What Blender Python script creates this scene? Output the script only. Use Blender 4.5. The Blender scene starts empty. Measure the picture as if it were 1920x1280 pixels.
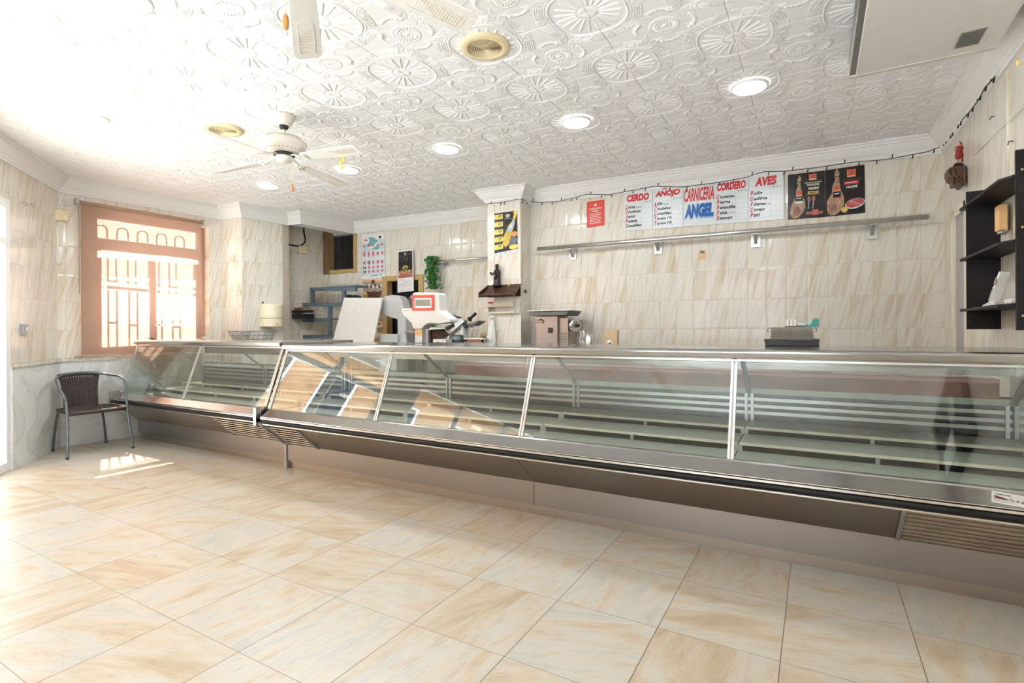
import bpy, math, random
import numpy as np
from mathutils import Vector, Matrix, noise as mnoise
random.seed(7)
sc = bpy.context.scene
COL = sc.collection
PI = math.pi
# ------------------------------------------------------------------ camera
S = 0.47
F = 990.5; CY = 619.4; ROLL = -.0054; YAW = -.52256; HC = 2.7191*S
def _axes():
    cy, sy = math.cos(YAW), math.sin(YAW); cr, sr = math.cos(ROLL), math.sin(ROLL)
    r0 = np.array([cy, -sy, 0]); f0 = np.array([sy, cy, 0.]); u0 = np.array([0, 0, 1.])
    return cr*r0+sr*u0, -sr*r0+cr*u0, f0
RR, UU, FF = _axes()
CAM = np.array([0, 0, HC])
cd = bpy.data.cameras.new('camera'); cam = bpy.data.objects.new('camera', cd); COL.objects.link(cam)
cd.sensor_width = 36; cd.lens = F/1920*36; cd.shift_y = -(640-CY)/1920; cd.clip_start = .05
cam.matrix_world = Matrix(((RR[0], UU[0], -FF[0], 0), (RR[1], UU[1], -FF[1], 0), (RR[2], UU[2], -FF[2], HC), (0, 0, 0, 1)))
sc.camera = cam
def ray(x, y): return FF+RR*(x-960)/F-UU*(y-CY)/F
def atZ(x, y, z=0.): d = ray(x, y); return Vector(CAM+d*((z-HC)/d[2]))
def atY(x, y, Y): d = ray(x, y); return Vector(CAM+d*(Y/d[1]))
def atX(x, y, X): d = ray(x, y); return Vector(CAM+d*(X/d[0]))
def atP(x, y, P, n): d = ray(x, y); return Vector(CAM+d*(np.dot(np.array(P)-CAM, n)/np.dot(d, n)))
# ------------------------------------------------------------------ colour management, world, sun
sc.view_settings.view_transform = 'Standard'; sc.view_settings.look = 'None'
sc.view_settings.gamma = 1; sc.view_settings.use_curve_mapping = False
sc.view_settings.exposure = 0.0
try: sc.cycles.use_denoising = True
except Exception: pass
sc.cycles.max_bounces = 10; sc.cycles.transparent_max_bounces = 24; sc.cycles.diffuse_bounces = 5; sc.cycles.glossy_bounces = 5
sc.cycles.caustics_reflective = False; sc.cycles.caustics_refractive = False
sc.cycles.sample_clamp_indirect = 40
w = bpy.data.worlds.new('sky'); sc.world = w; w.use_nodes = True
bg = w.node_tree.nodes['Background']; bg.inputs[0].default_value = (.80, .92, 1.1, 1); bg.inputs[1].default_value = 11.0
sd = bpy.data.lights.new('sun', 'SUN'); sun = bpy.data.objects.new('sun', sd); COL.objects.link(sun)
sd.energy = 82; sd.angle = .01; sd.color = (.93, .97, 1.03)
sun.rotation_euler = Vector((.60, -.25, -.76)).to_track_quat('-Z', 'Y').to_euler()

# ------------------------------------------------------------------ materials
class NT:
    def __init__(s, name):
        s.m = bpy.data.materials.new(name); s.m.use_nodes = True; s.t = s.m.node_tree
        s.b = s.t.nodes['Principled BSDF']; s.out = s.t.nodes['Material Output']
    def n(s, typ, **kw):
        o = s.t.nodes.new('ShaderNode'+typ)
        for k, v in kw.items():
            if k.startswith('i_'):
                o.inputs[int(k[2:])].default_value = v
            else: setattr(o, k, v)
        return o
    def l(s, a, b): s.t.links.new(a, b)
    def math(s, op, a, b=None, c=None):
        o = s.n('Math', operation=op)
        for i, v in enumerate((a, b, c)):
            if v is None: continue
            if hasattr(v, 'is_output'): s.l(v, o.inputs[i])
            else: o.inputs[i].default_value = v
        return o.outputs[0]
    def ramp(s, fac, stops):
        r = s.n('ValToRGB'); s.l(fac, r.inputs[0]); e = r.color_ramp.elements
        while len(e) < len(stops): e.new(.5)
        for k, (p, c) in zip(e, stops): k.position = p; k.color = (*c, 1)
        return r.outputs[0]
    def mix(s, fac, a, b, mode='MIX'):
        o = s.n('Mix', data_type='RGBA', blend_type=mode)
        for i, v in ((0, fac), (6, a), (7, b)):
            if hasattr(v, 'is_output'): s.l(v, o.inputs[i])
            else: o.inputs[i].default_value = v if i == 0 else (*v, 1)
        return o.outputs[2]
    def bump(s, h, dist=.01, strength=1.):
        o = s.n('Bump'); o.inputs['Distance'].default_value = dist; o.inputs['Strength'].default_value = strength
        s.l(h, o.inputs['Height']); s.l(o.outputs[0], s.b.inputs['Normal'])
M = {}
def simple(name, col, rough=.5, metal=0., var=.06, scale=18., spec=None, bump=0.):
    t = NT(name); t.b.inputs['Roughness'].default_value = rough; t.b.inputs['Metallic'].default_value = metal
    nz = t.n('TexNoise'); nz.inputs['Scale'].default_value = scale; nz.inputs['Detail'].default_value = 3
    tc = t.n('TexCoord'); t.l(tc.outputs['Object'], nz.inputs['Vector'])
    a = tuple(max(0, c*(1-var)) for c in col); b = tuple(min(1, c*(1+var)) for c in col)
    t.l(t.ramp(nz.outputs[0], [(.3, a), (.7, b)]), t.b.inputs['Base Color'])
    if bump: t.bump(nz.outputs[0], bump)
    if spec is not None: t.b.inputs['Specular IOR Level'].default_value = spec
    M[name] = t.m; return t
def emis(name, col, strength):
    t = NT(name); e = t.n('Emission'); e.inputs[0].default_value = (*col, 1); e.inputs[1].default_value = strength
    t.l(e.outputs[0], t.out.inputs[0]); M[name] = t.m

def wall_tile(name, w_=.1826, h_=.3166, z0=.991, tint=(1, 1, 1)):
    t = NT(name); uv = t.n('UVMap'); sep = t.n('SeparateXYZ'); t.l(uv.outputs[0], sep.inputs[0])
    u = sep.outputs[0]; v = t.math('SUBTRACT', sep.outputs[1], z0)
    fu = t.math('DIVIDE', u, w_); fv = t.math('DIVIDE', v, h_)
    cu = t.math('FLOOR', fu); cv = t.math('FLOOR', fv)
    pu = t.math('FRACT', fu); pv = t.math('FRACT', fv)
    def edge(p, size, g):
        d = t.math('MINIMUM', p, t.math('SUBTRACT', 1., p)); return t.math('LESS_THAN', t.math('MULTIPLY', d, size), g)
    grout = t.math('MAXIMUM', edge(pu, w_, .0011), edge(pv, h_, .0011))
    cid = t.n('CombineXYZ'); t.l(cu, cid.inputs[0]); t.l(cv, cid.inputs[1])
    wn = t.n('TexWhiteNoise', noise_dimensions='3D'); t.l(cid.outputs[0], wn.inputs[0])
    s2 = t.n('SeparateColor'); t.l(wn.outputs[1], s2.inputs[0])
    # slanted streaks, shifted for each tile
    a = t.math('SUBTRACT', u, t.math('MULTIPLY', v, .22))
    a = t.math('ADD', a, t.math('MULTIPLY', s2.outputs[0], 9.))
    cx = t.n('CombineXYZ'); t.l(t.math('MULTIPLY', a, 34.), cx.inputs[0]); t.l(t.math('MULTIPLY', v, 2.2), cx.inputs[1]); t.l(t.math('MULTIPLY', s2.outputs[1], 31.), cx.inputs[2])
    nz = t.n('TexNoise'); nz.inputs['Scale'].default_value = 1; nz.inputs['Detail'].default_value = 3.5; nz.inputs['Roughness'].default_value = .62
    nz.inputs['Distortion'].default_value = .35; t.l(cx.outputs[0], nz.inputs['Vector'])
    c = t.ramp(nz.outputs[0], [(.30, (.62, .54, .44)), (.43, (.72, .665, .575)), (.55, (.77, .735, .66)), (.72, (.715, .695, .635))])
    nz2 = t.n('TexNoise'); nz2.inputs['Scale'].default_value = 1.; nz2.inputs['Detail'].default_value = 1
    cx2 = t.n('CombineXYZ'); t.l(t.math('MULTIPLY', a, 11.), cx2.inputs[0]); t.l(t.math('MULTIPLY', v, .8), cx2.inputs[1]); t.l(t.math('MULTIPLY', s2.outputs[2], 17.), cx2.inputs[2]); t.l(cx2.outputs[0], nz2.inputs['Vector'])
    vein = t.ramp(nz2.outputs[0], [(.35, (.9, .85, .76)), (.43, (1, 1, 1))])
    c = t.mix(1., c, vein, 'MULTIPLY')
    c = t.mix(1., c, tint, 'MULTIPLY')
    c = t.mix(grout, c, (.46, .40, .32))
    t.l(c, t.b.inputs['Base Color']); t.b.inputs['Roughness'].default_value = .13
    t.l(t.ramp(grout, [(0, (.12,)*3), (1, (.7,)*3)]), t.b.inputs['Roughness'])
    cush = t.math('MINIMUM', t.math('MULTIPLY', t.math('MINIMUM', pu, t.math('SUBTRACT', 1., pu)), 9.), 1.)
    cush2 = t.math('MINIMUM', t.math('MULTIPLY', t.math('MINIMUM', pv, t.math('SUBTRACT', 1., pv)), 16.), 1.)
    t.bump(t.math('MULTIPLY', cush, cush2), .0012, .8)
    M[name] = t.m
wall_tile('tile_back', z0=.33+.001, tint=(1, 1, 1)); wall_tile('tile_left', z0=.991-.3166*2, tint=(1, 1, 1))

def marble():
    t = NT('marble'); tc = t.n('TexCoord'); nz = t.n('TexNoise'); nz.inputs['Scale'].default_value = 1.6; nz.inputs['Detail'].default_value = 6; nz.inputs['Distortion'].default_value = 1.3
    t.l(tc.outputs['Object'], nz.inputs['Vector'])
    t.l(t.ramp(nz.outputs[0], [(.3, (.62, .62, .58)), (.47, (.76, .76, .73)), (.5, (.66, .66, .64)), (.55, (.79, .79, .77))]), t.b.inputs['Base Color'])
    t.b.inputs['Roughness'].default_value = .22; M['marble'] = t.m
marble()

def floor_mat():
    # 0.47 x 0.496 m slabs, orange / cream / grey slate look
    t = NT('floor_tile'); tc = t.n('TexCoord'); sep = t.n('SeparateXYZ'); t.l(tc.outputs['Object'], sep.inputs[0])
    W, Hh = .47, .4964
    fu = t.math('DIVIDE', t.math('ADD', sep.outputs[0], .1259), W); fv = t.math('DIVIDE', t.math('SUBTRACT', sep.outputs[1], 2.769), Hh)
    cu = t.math('FLOOR', fu); cv = t.math('FLOOR', fv); pu = t.math('FRACT', fu); pv = t.math('FRACT', fv)
    def edge(p, size, g):
        d = t.math('MINIMUM', p, t.math('SUBTRACT', 1., p)); return t.math('LESS_THAN', t.math('MULTIPLY', d, size), g)
    gr = t.math('MAXIMUM', edge(pu, W, .0019), edge(pv, Hh, .0012))
    cid = t.n('CombineXYZ'); t.l(cu, cid.inputs[0]); t.l(cv, cid.inputs[1])
    wn = t.n('TexWhiteNoise', noise_dimensions='3D'); t.l(cid.outputs[0], wn.inputs[0]); s2 = t.n('SeparateColor'); t.l(wn.outputs[1], s2.inputs[0])
    # streaky coordinates, rotated and shifted by tile
    ang = t.math('MULTIPLY', t.math('FLOOR', t.math('MULTIPLY', s2.outputs[1], 2.)), 1.15)
    ang = t.math('ADD', ang, .3)
    co, si = t.math('COSINE', ang), t.math('SINE', ang)
    xr = t.math('ADD', t.math('MULTIPLY', sep.outputs[0], co), t.math('MULTIPLY', sep.outputs[1], si))
    yr = t.math('SUBTRACT', t.math('MULTIPLY', sep.outputs[1], co), t.math('MULTIPLY', sep.outputs[0], si))
    cx = t.n('CombineXYZ'); t.l(t.math('MULTIPLY', xr, 1.3), cx.inputs[0]); t.l(t.math('MULTIPLY', yr, 4.6), cx.inputs[1]); t.l(t.math('MULTIPLY', s2.outputs[0], 40.), cx.inputs[2])
    nz = t.n('TexNoise'); nz.inputs['Scale'].default_value = 1.5; nz.inputs['Detail'].default_value = 6; nz.inputs['Roughness'].default_value = .62; nz.inputs['Distortion'].default_value = .8
    t.l(cx.outputs[0], nz.inputs['Vector'])
    f = t.math('ADD', nz.outputs[0], t.math('MULTIPLY', t.math('SUBTRACT', s2.outputs[2], .5), .15))
    c = t.ramp(f, [(.33, (.44, .34, .235)), (.43, (.50, .415, .31)), (.50, (.52, .46, .37)), (.58, (.515, .48, .415)), (.70, (.46, .44, .395))])
    nz3 = t.n('TexNoise'); nz3.inputs['Scale'].default_value = 7; nz3.inputs['Detail'].default_value = 10; nz3.inputs['Roughness'].default_value = .78
    cx3 = t.n('CombineXYZ'); t.l(t.math('MULTIPLY', xr, 1.), cx3.inputs[0]); t.l(t.math('MULTIPLY', yr, 3.), cx3.inputs[1]); t.l(cx3.outputs[0], nz3.inputs['Vector'])
    c = t.mix(1., c, t.ramp(nz3.outputs[0], [(.32, (.80, .78, .76)), (.5, (1, 1, 1)), (.68, (1.0, 1.0, 1.0))]), 'MULTIPLY')
    c = t.mix(gr, c, (.16, .12, .085)); t.l(c, t.b.inputs['Base Color'])
    t.l(t.ramp(nz3.outputs[0], [(.3, (.26,)*3), (.7, (.40,)*3)]), t.b.inputs['Roughness'])
    h = t.math('SUBTRACT', t.math('MULTIPLY', nz3.outputs[0], .5), gr); t.bump(h, .0016, .7)
    M['floor_tile'] = t.m
floor_mat()
simple('ceiling', (.91, .91, .91), .55, 0, .01)
simple('plaster', (.84, .835, .82), .5, 0, .01)
simple('white_paint', (.85, .85, .84), .35, 0, .02)
simple('facade_orange', (.56, .31, .16), .9, 0, .12, 3)
simple('awning_orange', (.40, .23, .12), .7, 0, .05)
simple('facade_cream', (.80, .68, .60), .9, 0, .08, 3)
simple('facade_brown', (.24, .20, .17), .9, 0, .12, 3)
simple('pavement', (.62, .62, .62), .9, 0, .1, 5)
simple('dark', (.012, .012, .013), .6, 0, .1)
simple('black_plastic', (.018, .018, .02), .35, 0, .1)
simple('black_rubber', (.008, .008, .009), .45, 0, .1, 18, .3)
simple('black_wood', (.014, .012, .014), .5, 0, .2, 30, .25)
simple('gold_frame', (.52, .36, .15), .45, 0, .1)
simple('brown_frame', (.22, .13, .06), .45, 0, .12)
simple('win_frame', (.42, .27, .18), .5, 0, .05)
simple('iron', (.25, .2, .18), .5, .3, .1)
simple('beige_plastic', (.80, .66, .43), .45, 0, .03)
simple('cream_enamel', (.74, .69, .60), .35, 0, .03)
simple('blade', (.78, .75, .70), .4, 0, .03)
simple('cane', (.66, .60, .50), .7, 0, .12, 60)
simple('wood_bob', (.62, .27, .08), .35, 0, .12)
simple('brass', (.75, .55, .22), .3, .9, .05)
simple('lemon', (.95, .75, .15), .5, 0, .05)
simple('ac_body', (.72, .715, .68), .45, 0, .02)
simple('ac_side', (.16, .16, .15), .5, 0, .1)
simple('ac_grill', (.30, .28, .25), .6, 0, .2)
simple('wicker', (.060, .042, .036), .55, 0, .25, 40, bump=.002)
simple('grey_metal', (.13, .145, .16), .38, .45, .06)
simple('blue_steel', (.135, .19, .235), .45, .2, .08)
simple('aluminium', (.66, .65, .64), .28, .92, .04)
simple('slat_steel', (.40, .39, .37), .35, .8, .06)
simple('door_grey', (.42, .39, .40), .4, 0, .03)
simple('machine_grey', (.47, .48, .47), .4, 0, .03)
simple('grey_metal_light', (.42, .42, .42), .35, .6, .06)
simple('chrome', (.75, .75, .75), .12, 1, .02)
simple('white_plastic', (.70, .685, .65), .35, 0, .02)
simple('off_white', (.66, .64, .60), .45, 0, .03)
simple('ivory', (.84, .76, .56), .4, 0, .02)
simple('red_panel', (.72, .075, .05), .4, 0, .05)
simple('lcd', (.28, .28, .25), .2, 0, .1)
simple('paper', (.80, .79, .77), .6, 0, .02)
simple('newspaper', (.36, .34, .31), .8, 0, .14, 50)
simple('kraft', (.58, .42, .25), .7, 0, .06)
simple('cardboard_orange', (.78, .48, .22), .7, 0, .05)
simple('board_white', (.74, .77, .78), .25, 0, .01)
simple('ink_red', (.62, .025, .03), .35, 0, .05)
simple('ink_black', (.02, .02, .025), .35, 0, .05)
simple('ink_blue', (.01, .12, .42), .3, 0, .05)
simple('ink_lightblue', (.28, .50, .72), .35, 0, .05)
simple('ink_cyan', (.14, .44, .46), .4, 0, .05)
simple('ink_palecyan', (.52, .64, .65), .4, 0, .05)
simple('ink_pink', (.60, .27, .34), .4, 0, .15)
simple('ink_yellow', (.80, .62, .12), .4, 0, .08)
simple('ink_gold', (.62, .42, .10), .4, 0, .1)
simple('ink_orange', (.70, .28, .08), .4, 0, .1)
simple('poster_black', (.016, .014, .016), .25, 0, .1)
simple('ham', (.42, .26, .16), .4, 0, .45, 30)
simple('ham_dark', (.28, .12, .08), .4, 0, .3, 40)
simple('ham_red', (.55, .10, .08), .35, 0, .4, 60)
simple('beer', (.62, .42, .06), .35, 0, .35, 20)
simple('green_leaf', (.035, .17, .03), .45, 0, .4, 60)
simple('green_plastic', (.02, .35, .30), .35, 0, .1)
simple('brown_carved', (.095, .045, .026), .45, 0, .3, 30)
simple('brown_tray', (.06, .025, .014), .35, 0, .3, 14)
simple('dark_bronze', (.03, .022, .02), .4, .3, .2)
simple('red_robe', (.30, .015, .02), .5, 0, .2)
simple('skin', (.62, .38, .24), .5, 0, .08)
simple('curtain_lace', (.40, .33, .27), .8, 0, .5, 90)
simple('maroon', (.14, .045, .03), .7, 0, .4, 50)
simple('counter_board', (.30, .14, .10), .45, 0, .35, 3)
simple('board_pink', (.62, .36, .32), .4, 0, .08, 3)
simple('deck', (.62, .66, .60), .22, 0, .04)
simple('deck_edge', (.66, .64, .52), .4, 0, .05)
simple('slat_cream', (.80, .72, .58), .45, 0, .04)
simple('grille_brown', (.36, .30, .23), .5, .1, .15, 6)
simple('wire_cream', (.76, .70, .56), .5, 0, .03)
simple('cloth', (.72, .72, .68), .8, 0, .05)
simple('interior_dark', (.05, .05, .055), .35, .3, .3)
emis('lamp_glow', (1, .97, .92), 14)
emis('orange_glint_glow', (1, .35, .06), 2)  # glow that stands in for a reflected glint, no real bulb

def steel(name, col, rough, bumpd=.0004, sx=2., sy=160.):
    t = NT(name); t.b.inputs['Metallic'].default_value = 1; tc = t.n('TexCoord'); mp = t.n('Mapping'); mp.inputs['Scale'].default_value = (sx, sy, sy)
    t.l(tc.outputs['Object'], mp.inputs[0]); nz = t.n('TexNoise'); nz.inputs['Scale'].default_value = 1.2; nz.inputs['Detail'].default_value = 3; t.l(mp.outputs[0], nz.inputs[0])
    t.l(t.ramp(nz.outputs[0], [(.3, tuple(c*.93 for c in col)), (.7, col)]), t.b.inputs['Base Color'])
    t.l(t.ramp(nz.outputs[0], [(.3, (rough*.85,)*3), (.7, (rough*1.2,)*3)]), t.b.inputs['Roughness'])
    t.bump(nz.outputs[0], bumpd, .25)
    M[name] = t.m
steel('steel_brushed', (.44, .39, .35), .36)
steel('steel_plate', (.34, .315, .30), .36)
steel('steel_polish', (.45, .445, .44), .13, .0002)
steel('grinder_steel', (.40, .36, .35), .35)
steel('steel_top', (.74, .73, .71), .2, .0002)
def glass(name, tint, refl_boost=1.0, rough=0.):
    t = NT(name); t.t.nodes.remove(t.b)
    tr = t.n('BsdfTransparent'); tr.inputs[0].default_value = (*tint, 1)
    gl = t.n('BsdfGlossy'); gl.inputs['Roughness'].default_value = rough
    fr = t.n('Fresnel'); ge = t.n('NewGeometry'); t.l(t.math('SUBTRACT', 1.5, t.math('MULTIPLY', ge.outputs['Backfacing'], 1.5-1/1.5)), fr.inputs[0])
    f = t.math('MINIMUM', t.math('MULTIPLY', fr.outputs[0], refl_boost), 1.)
    mx = t.n('MixShader'); t.l(f, mx.inputs[0]); t.l(tr.outputs[0], mx.inputs[1]); t.l(gl.outputs[0], mx.inputs[2]); t.l(mx.outputs[0], t.out.inputs[0])
    M[name] = t.m
glass('glass_case', (.955, .985, .97), 1.7); glass('glass_window', (.96, .98, .97), 1.0); glass('glass_clear', (.97, .97, .97), .6)
def blind_mat():
    t = NT('blind_fabric'); t.t.nodes.remove(t.b)
    d = t.n('BsdfDiffuse'); d.inputs[0].default_value = (.50, .37, .31, 1)
    tl = t.n('BsdfTranslucent'); tl.inputs[0].default_value = (.52, .38, .31, 1)
    tr = t.n('BsdfTransparent'); tr.inputs[0].default_value = (1, .86, .76, 1)
    m1 = t.n('MixShader'); m1.inputs[0].default_value = .35; t.l(d.outputs[0], m1.inputs[1]); t.l(tl.outputs[0], m1.inputs[2])
    m2 = t.n('MixShader'); m2.inputs[0].default_value = .40; t.l(m1.outputs[0], m2.inputs[1]); t.l(tr.outputs[0], m2.inputs[2]); t.l(m2.outputs[0], t.out.inputs[0])
    M['blind_fabric'] = t.m
blind_mat()

# ------------------------------------------------------------------ mesh building
V3 = Vector
class MB:
    def __init__(s): s.v = []; s.f = []; s.m = []; s.sm = []; s.mats = []; s.uv = {}
    def mi(s, m):
        if m not in s.mats: s.mats.append(m)
        return s.mats.index(m)
    def add(s, vs, fs, m, smooth=False, uvs=None):
        o = len(s.v); s.v += [tuple(v) for v in vs]; k = s.mi(m)
        for i, f in enumerate(fs):
            if uvs is not None: s.uv[len(s.f)] = [uvs[j] for j in f]
            s.f.append([o+j for j in f]); s.m.append(k); s.sm.append(smooth)
        return s
    def box(s, c, d, m, rot=None):
        c = V3(c); h = V3(d)/2; vs = []
        for x in (-1, 1):
            for y in (-1, 1):
                for z in (-1, 1):
                    p = V3((x*h.x, y*h.y, z*h.z));  p = rot @ p if rot is not None else p; vs.append(c+p)
        return s.add(vs, [(0, 1, 3, 2), (4, 6, 7, 5), (0, 4, 5, 1), (2, 3, 7, 6), (0, 2, 6, 4), (1, 5, 7, 3)], m)
    def bb(s, a, b, m):
        a = V3(a); b = V3(b); return s.box((a+b)/2, [abs(q) for q in (b-a)], m)
    def beam(s, p, q, w_, h_, m, up=(0, 0, 1)):
        p = V3(p); q = V3(q); d = (q-p); L = d.length; d.normalize(); u = V3(up)
        if abs(d.dot(u)) > .98: u = V3((1, 0, 0)) if abs(d.x) < .9 else V3((0, 1, 0))
        sd_ = d.cross(u).normalized(); u = sd_.cross(d).normalized()
        vs = []
        for e in (p, q):
            for a, b in ((-1, -1), (1, -1), (1, 1), (-1, 1)): vs.append(e+sd_*a*w_/2+u*b*h_/2)
        return s.add(vs, [(3, 2, 1, 0), (4, 5, 6, 7), (0, 1, 5, 4), (1, 2, 6, 5), (2, 3, 7, 6), (3, 0, 4, 7)], m)
    def tube(s, pts, r, m, n=8, closed=False, smooth=True):
        pts = [V3(p) for p in pts]; N = len(pts); rs = r if isinstance(r, (list, tuple)) else [r]*N
        fr = None; rings = []
        for i, p in enumerate(pts):
            if closed: d = (pts[(i+1) % N]-pts[i-1])
            else: d = pts[min(i+1, N-1)]-pts[max(i-1, 0)]
            if d.length < 1e-9: d = V3((0, 0, 1))
            d.normalize()
            if fr is None:
                a = V3((0, 0, 1)) if abs(d.z) < .9 else V3((1, 0, 0)); fr = d.cross(a).normalized()
            else:
                fr = (fr-d*fr.dot(d)); fr = fr.normalized() if fr.length > 1e-6 else d.orthogonal().normalized()
            b = d.cross(fr); rings.append([p+(fr*math.cos(2*PI*k/n)+b*math.sin(2*PI*k/n))*rs[i] for k in range(n)])
        vs = [v for rg in rings for v in rg]; fs = []
        for i in range(N if closed else N-1):
            a = i*n; b = ((i+1) % N)*n
            for k in range(n): fs.append((a+k, a+(k+1) % n, b+(k+1) % n, b+k))
        if not closed: fs.append(tuple(range(n-1, -1, -1))); fs.append(tuple((N-1)*n+k for k in range(n)))
        return s.add(vs, fs, m, smooth)
    def lathe(s, c, prof, m, n=32, ax=None, smooth=True, cap=True):
        """prof: (radius, height) pairs along ax"""
        c = V3(c); ax = V3(ax or (0, 0, 1)).normalized(); a = ax.orthogonal().normalized(); b = ax.cross(a)
        vs = [c+ax*h+(a*math.cos(2*PI*k/n)+b*math.sin(2*PI*k/n))*r for r, h in prof for k in range(n)]; fs = []
        for i in range(len(prof)-1):
            for k in range(n): fs.append((i*n+k, i*n+(k+1) % n, (i+1)*n+(k+1) % n, (i+1)*n+k))
        if cap: fs.append(tuple(range(n-1, -1, -1))); fs.append(tuple((len(prof)-1)*n+k for k in range(n)))
        return s.add(vs, fs, m, smooth)
    def prism(s, poly, d, m, smooth=False):
        """poly: 3D points of a flat outline; d: extrusion vector"""
        poly = [V3(p) for p in poly]; d = V3(d); n = len(poly)
        fs = [tuple(range(n-1, -1, -1)), tuple(n+k for k in range(n))]+[(k, (k+1) % n, n+(k+1) % n, n+k) for k in range(n)]
        return s.add(poly+[p+d for p in poly], fs, m, smooth)
    def sph(s, c, r, m, nu=14, nv=8):
        c = V3(c); r = V3((r, r, r)) if not hasattr(r, '__len__') else V3(r)
        vs = [c+V3((0, 0, r.z))]; fs = []
        for j in range(1, nv):
            t = PI*j/nv
            for i in range(nu):
                p = 2*PI*i/nu; vs.append(c+V3((r.x*math.sin(t)*math.cos(p), r.y*math.sin(t)*math.sin(p), r.z*math.cos(t))))
        vs.append(c-V3((0, 0, r.z)))
        for i in range(nu): fs.append((0, 1+i, 1+(i+1) % nu))
        for j in range(nv-2):
            for i in range(nu): a = 1+j*nu; fs.append((a+i, a+nu+i, a+nu+(i+1) % nu, a+(i+1) % nu))
        a = 1+(nv-2)*nu
        for i in range(nu): fs.append((a+i, len(vs)-1, a+(i+1) % nu))
        return s.add(vs, fs, m, True)
    def build(s, name, parent=None, bevel=0., label=None, loc=None):
        me = bpy.data.meshes.new(name); vs = [V3(v) for v in s.v]
        if parent is None:
            if loc is None:
                xs = [v.x for v in vs]; ys = [v.y for v in vs]; zs = [v.z for v in vs]
                loc = V3(((min(xs)+max(xs))/2, (min(ys)+max(ys))/2, min(zs)))
            off = V3(loc)
        else:
            off = V3((0, 0, 0)); q = parent
            while q is not None: off += V3(q.location); q = q.parent
        me.from_pydata([v-off for v in vs], [], s.f)
        for m in s.mats: me.materials.append(M[m])
        me.polygons.foreach_set('material_index', s.m); me.polygons.foreach_set('use_smooth', s.sm)
        if s.uv:
            ul = me.uv_layers.new(name='UVMap')
            for fi, us in s.uv.items():
                for li, uvc in zip(me.polygons[fi].loop_indices, us): ul.data[li].uv = uvc
        me.update(); o = bpy.data.objects.new(name, me); COL.objects.link(o)
        if parent is not None: o.parent = parent
        else: o.location = off
        if bevel:
            b = o.modifiers.new('bevel', 'BEVEL'); b.width = bevel; b.segments = 2; b.limit_method = 'ANGLE'; b.angle_limit = .7
        if label: o['label'] = label
        return o
def tag(o, label, cat, group=None, kind=None):
    if label: o['label'] = label
    if cat: o['category'] = cat
    if group: o['group'] = group
    if kind: o['kind'] = kind
    return o
def thing(name, label, cat, loc, group=None):
    o = bpy.data.objects.new(name, None); o.empty_display_size = .05; COL.objects.link(o); o.location = V3(loc); return tag(o, label, cat, group)
def struct(mb, name, bevel=0.):
    o = mb.build(name, None, bevel); o['kind'] = 'structure'; return o
def copy_tree(o, parent=None):
    c = o.copy(); COL.objects.link(c); c.parent = parent
    for ch in list(o.children): copy_tree(ch, c)
    return c
def smoothpath(pts, k=6, closed=False):
    """Catmull-Rom"""
    P = [V3(p) for p in pts]; out = []; n = len(P)
    for i in range(n if closed else n-1):
        if closed: a, b, c, d = P[i-1], P[i], P[(i+1) % n], P[(i+2) % n]
        else: a, b, c, d = P[max(i-1, 0)], P[i], P[i+1], P[min(i+2, n-1)]
        for j in range(k):
            t = j/k; out.append(.5*((2*b)+(c-a)*t+(2*a-5*b+4*c-d)*t*t+(3*b-a-3*c+d)*t**3))
    if not closed: out.append(P[-1])
    return out
# flat printed matter: a frame (u right, v down, 0..1) on a quad, with polygons and letters laid on it
_txt = {}
def glyphs(text, bold=.0, shear=0., italic=False):
    key = (text, bold, shear)
    if key in _txt: return _txt[key]
    cu = bpy.data.curves.new('t', 'FONT'); cu.body = text; cu.size = 1; cu.offset = bold; cu.shear = shear; cu.resolution_u = 3; cu.dimensions = '2D'; cu.fill_mode = 'FRONT'
    ob = bpy.data.objects.new('t', cu); COL.objects.link(ob); bpy.context.view_layer.update()
    me = ob.to_mesh(); vs = [(v.co.x, v.co.y) for v in me.vertices]; fs = [tuple(p.vertices) for p in me.polygons]
    ob.to_mesh_clear(); bpy.data.objects.remove(ob); bpy.data.curves.remove(cu)
    xs = [v[0] for v in vs]; ys = [v[1] for v in vs]; x0, x1, y0, y1 = min(xs), max(xs), min(ys), max(ys)
    _txt[key] = ([((x-x0)/(x1-x0), (y-y0)/(y1-y0)) for x, y in vs], fs, (x1-x0)/(y1-y0)); return _txt[key]
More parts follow.
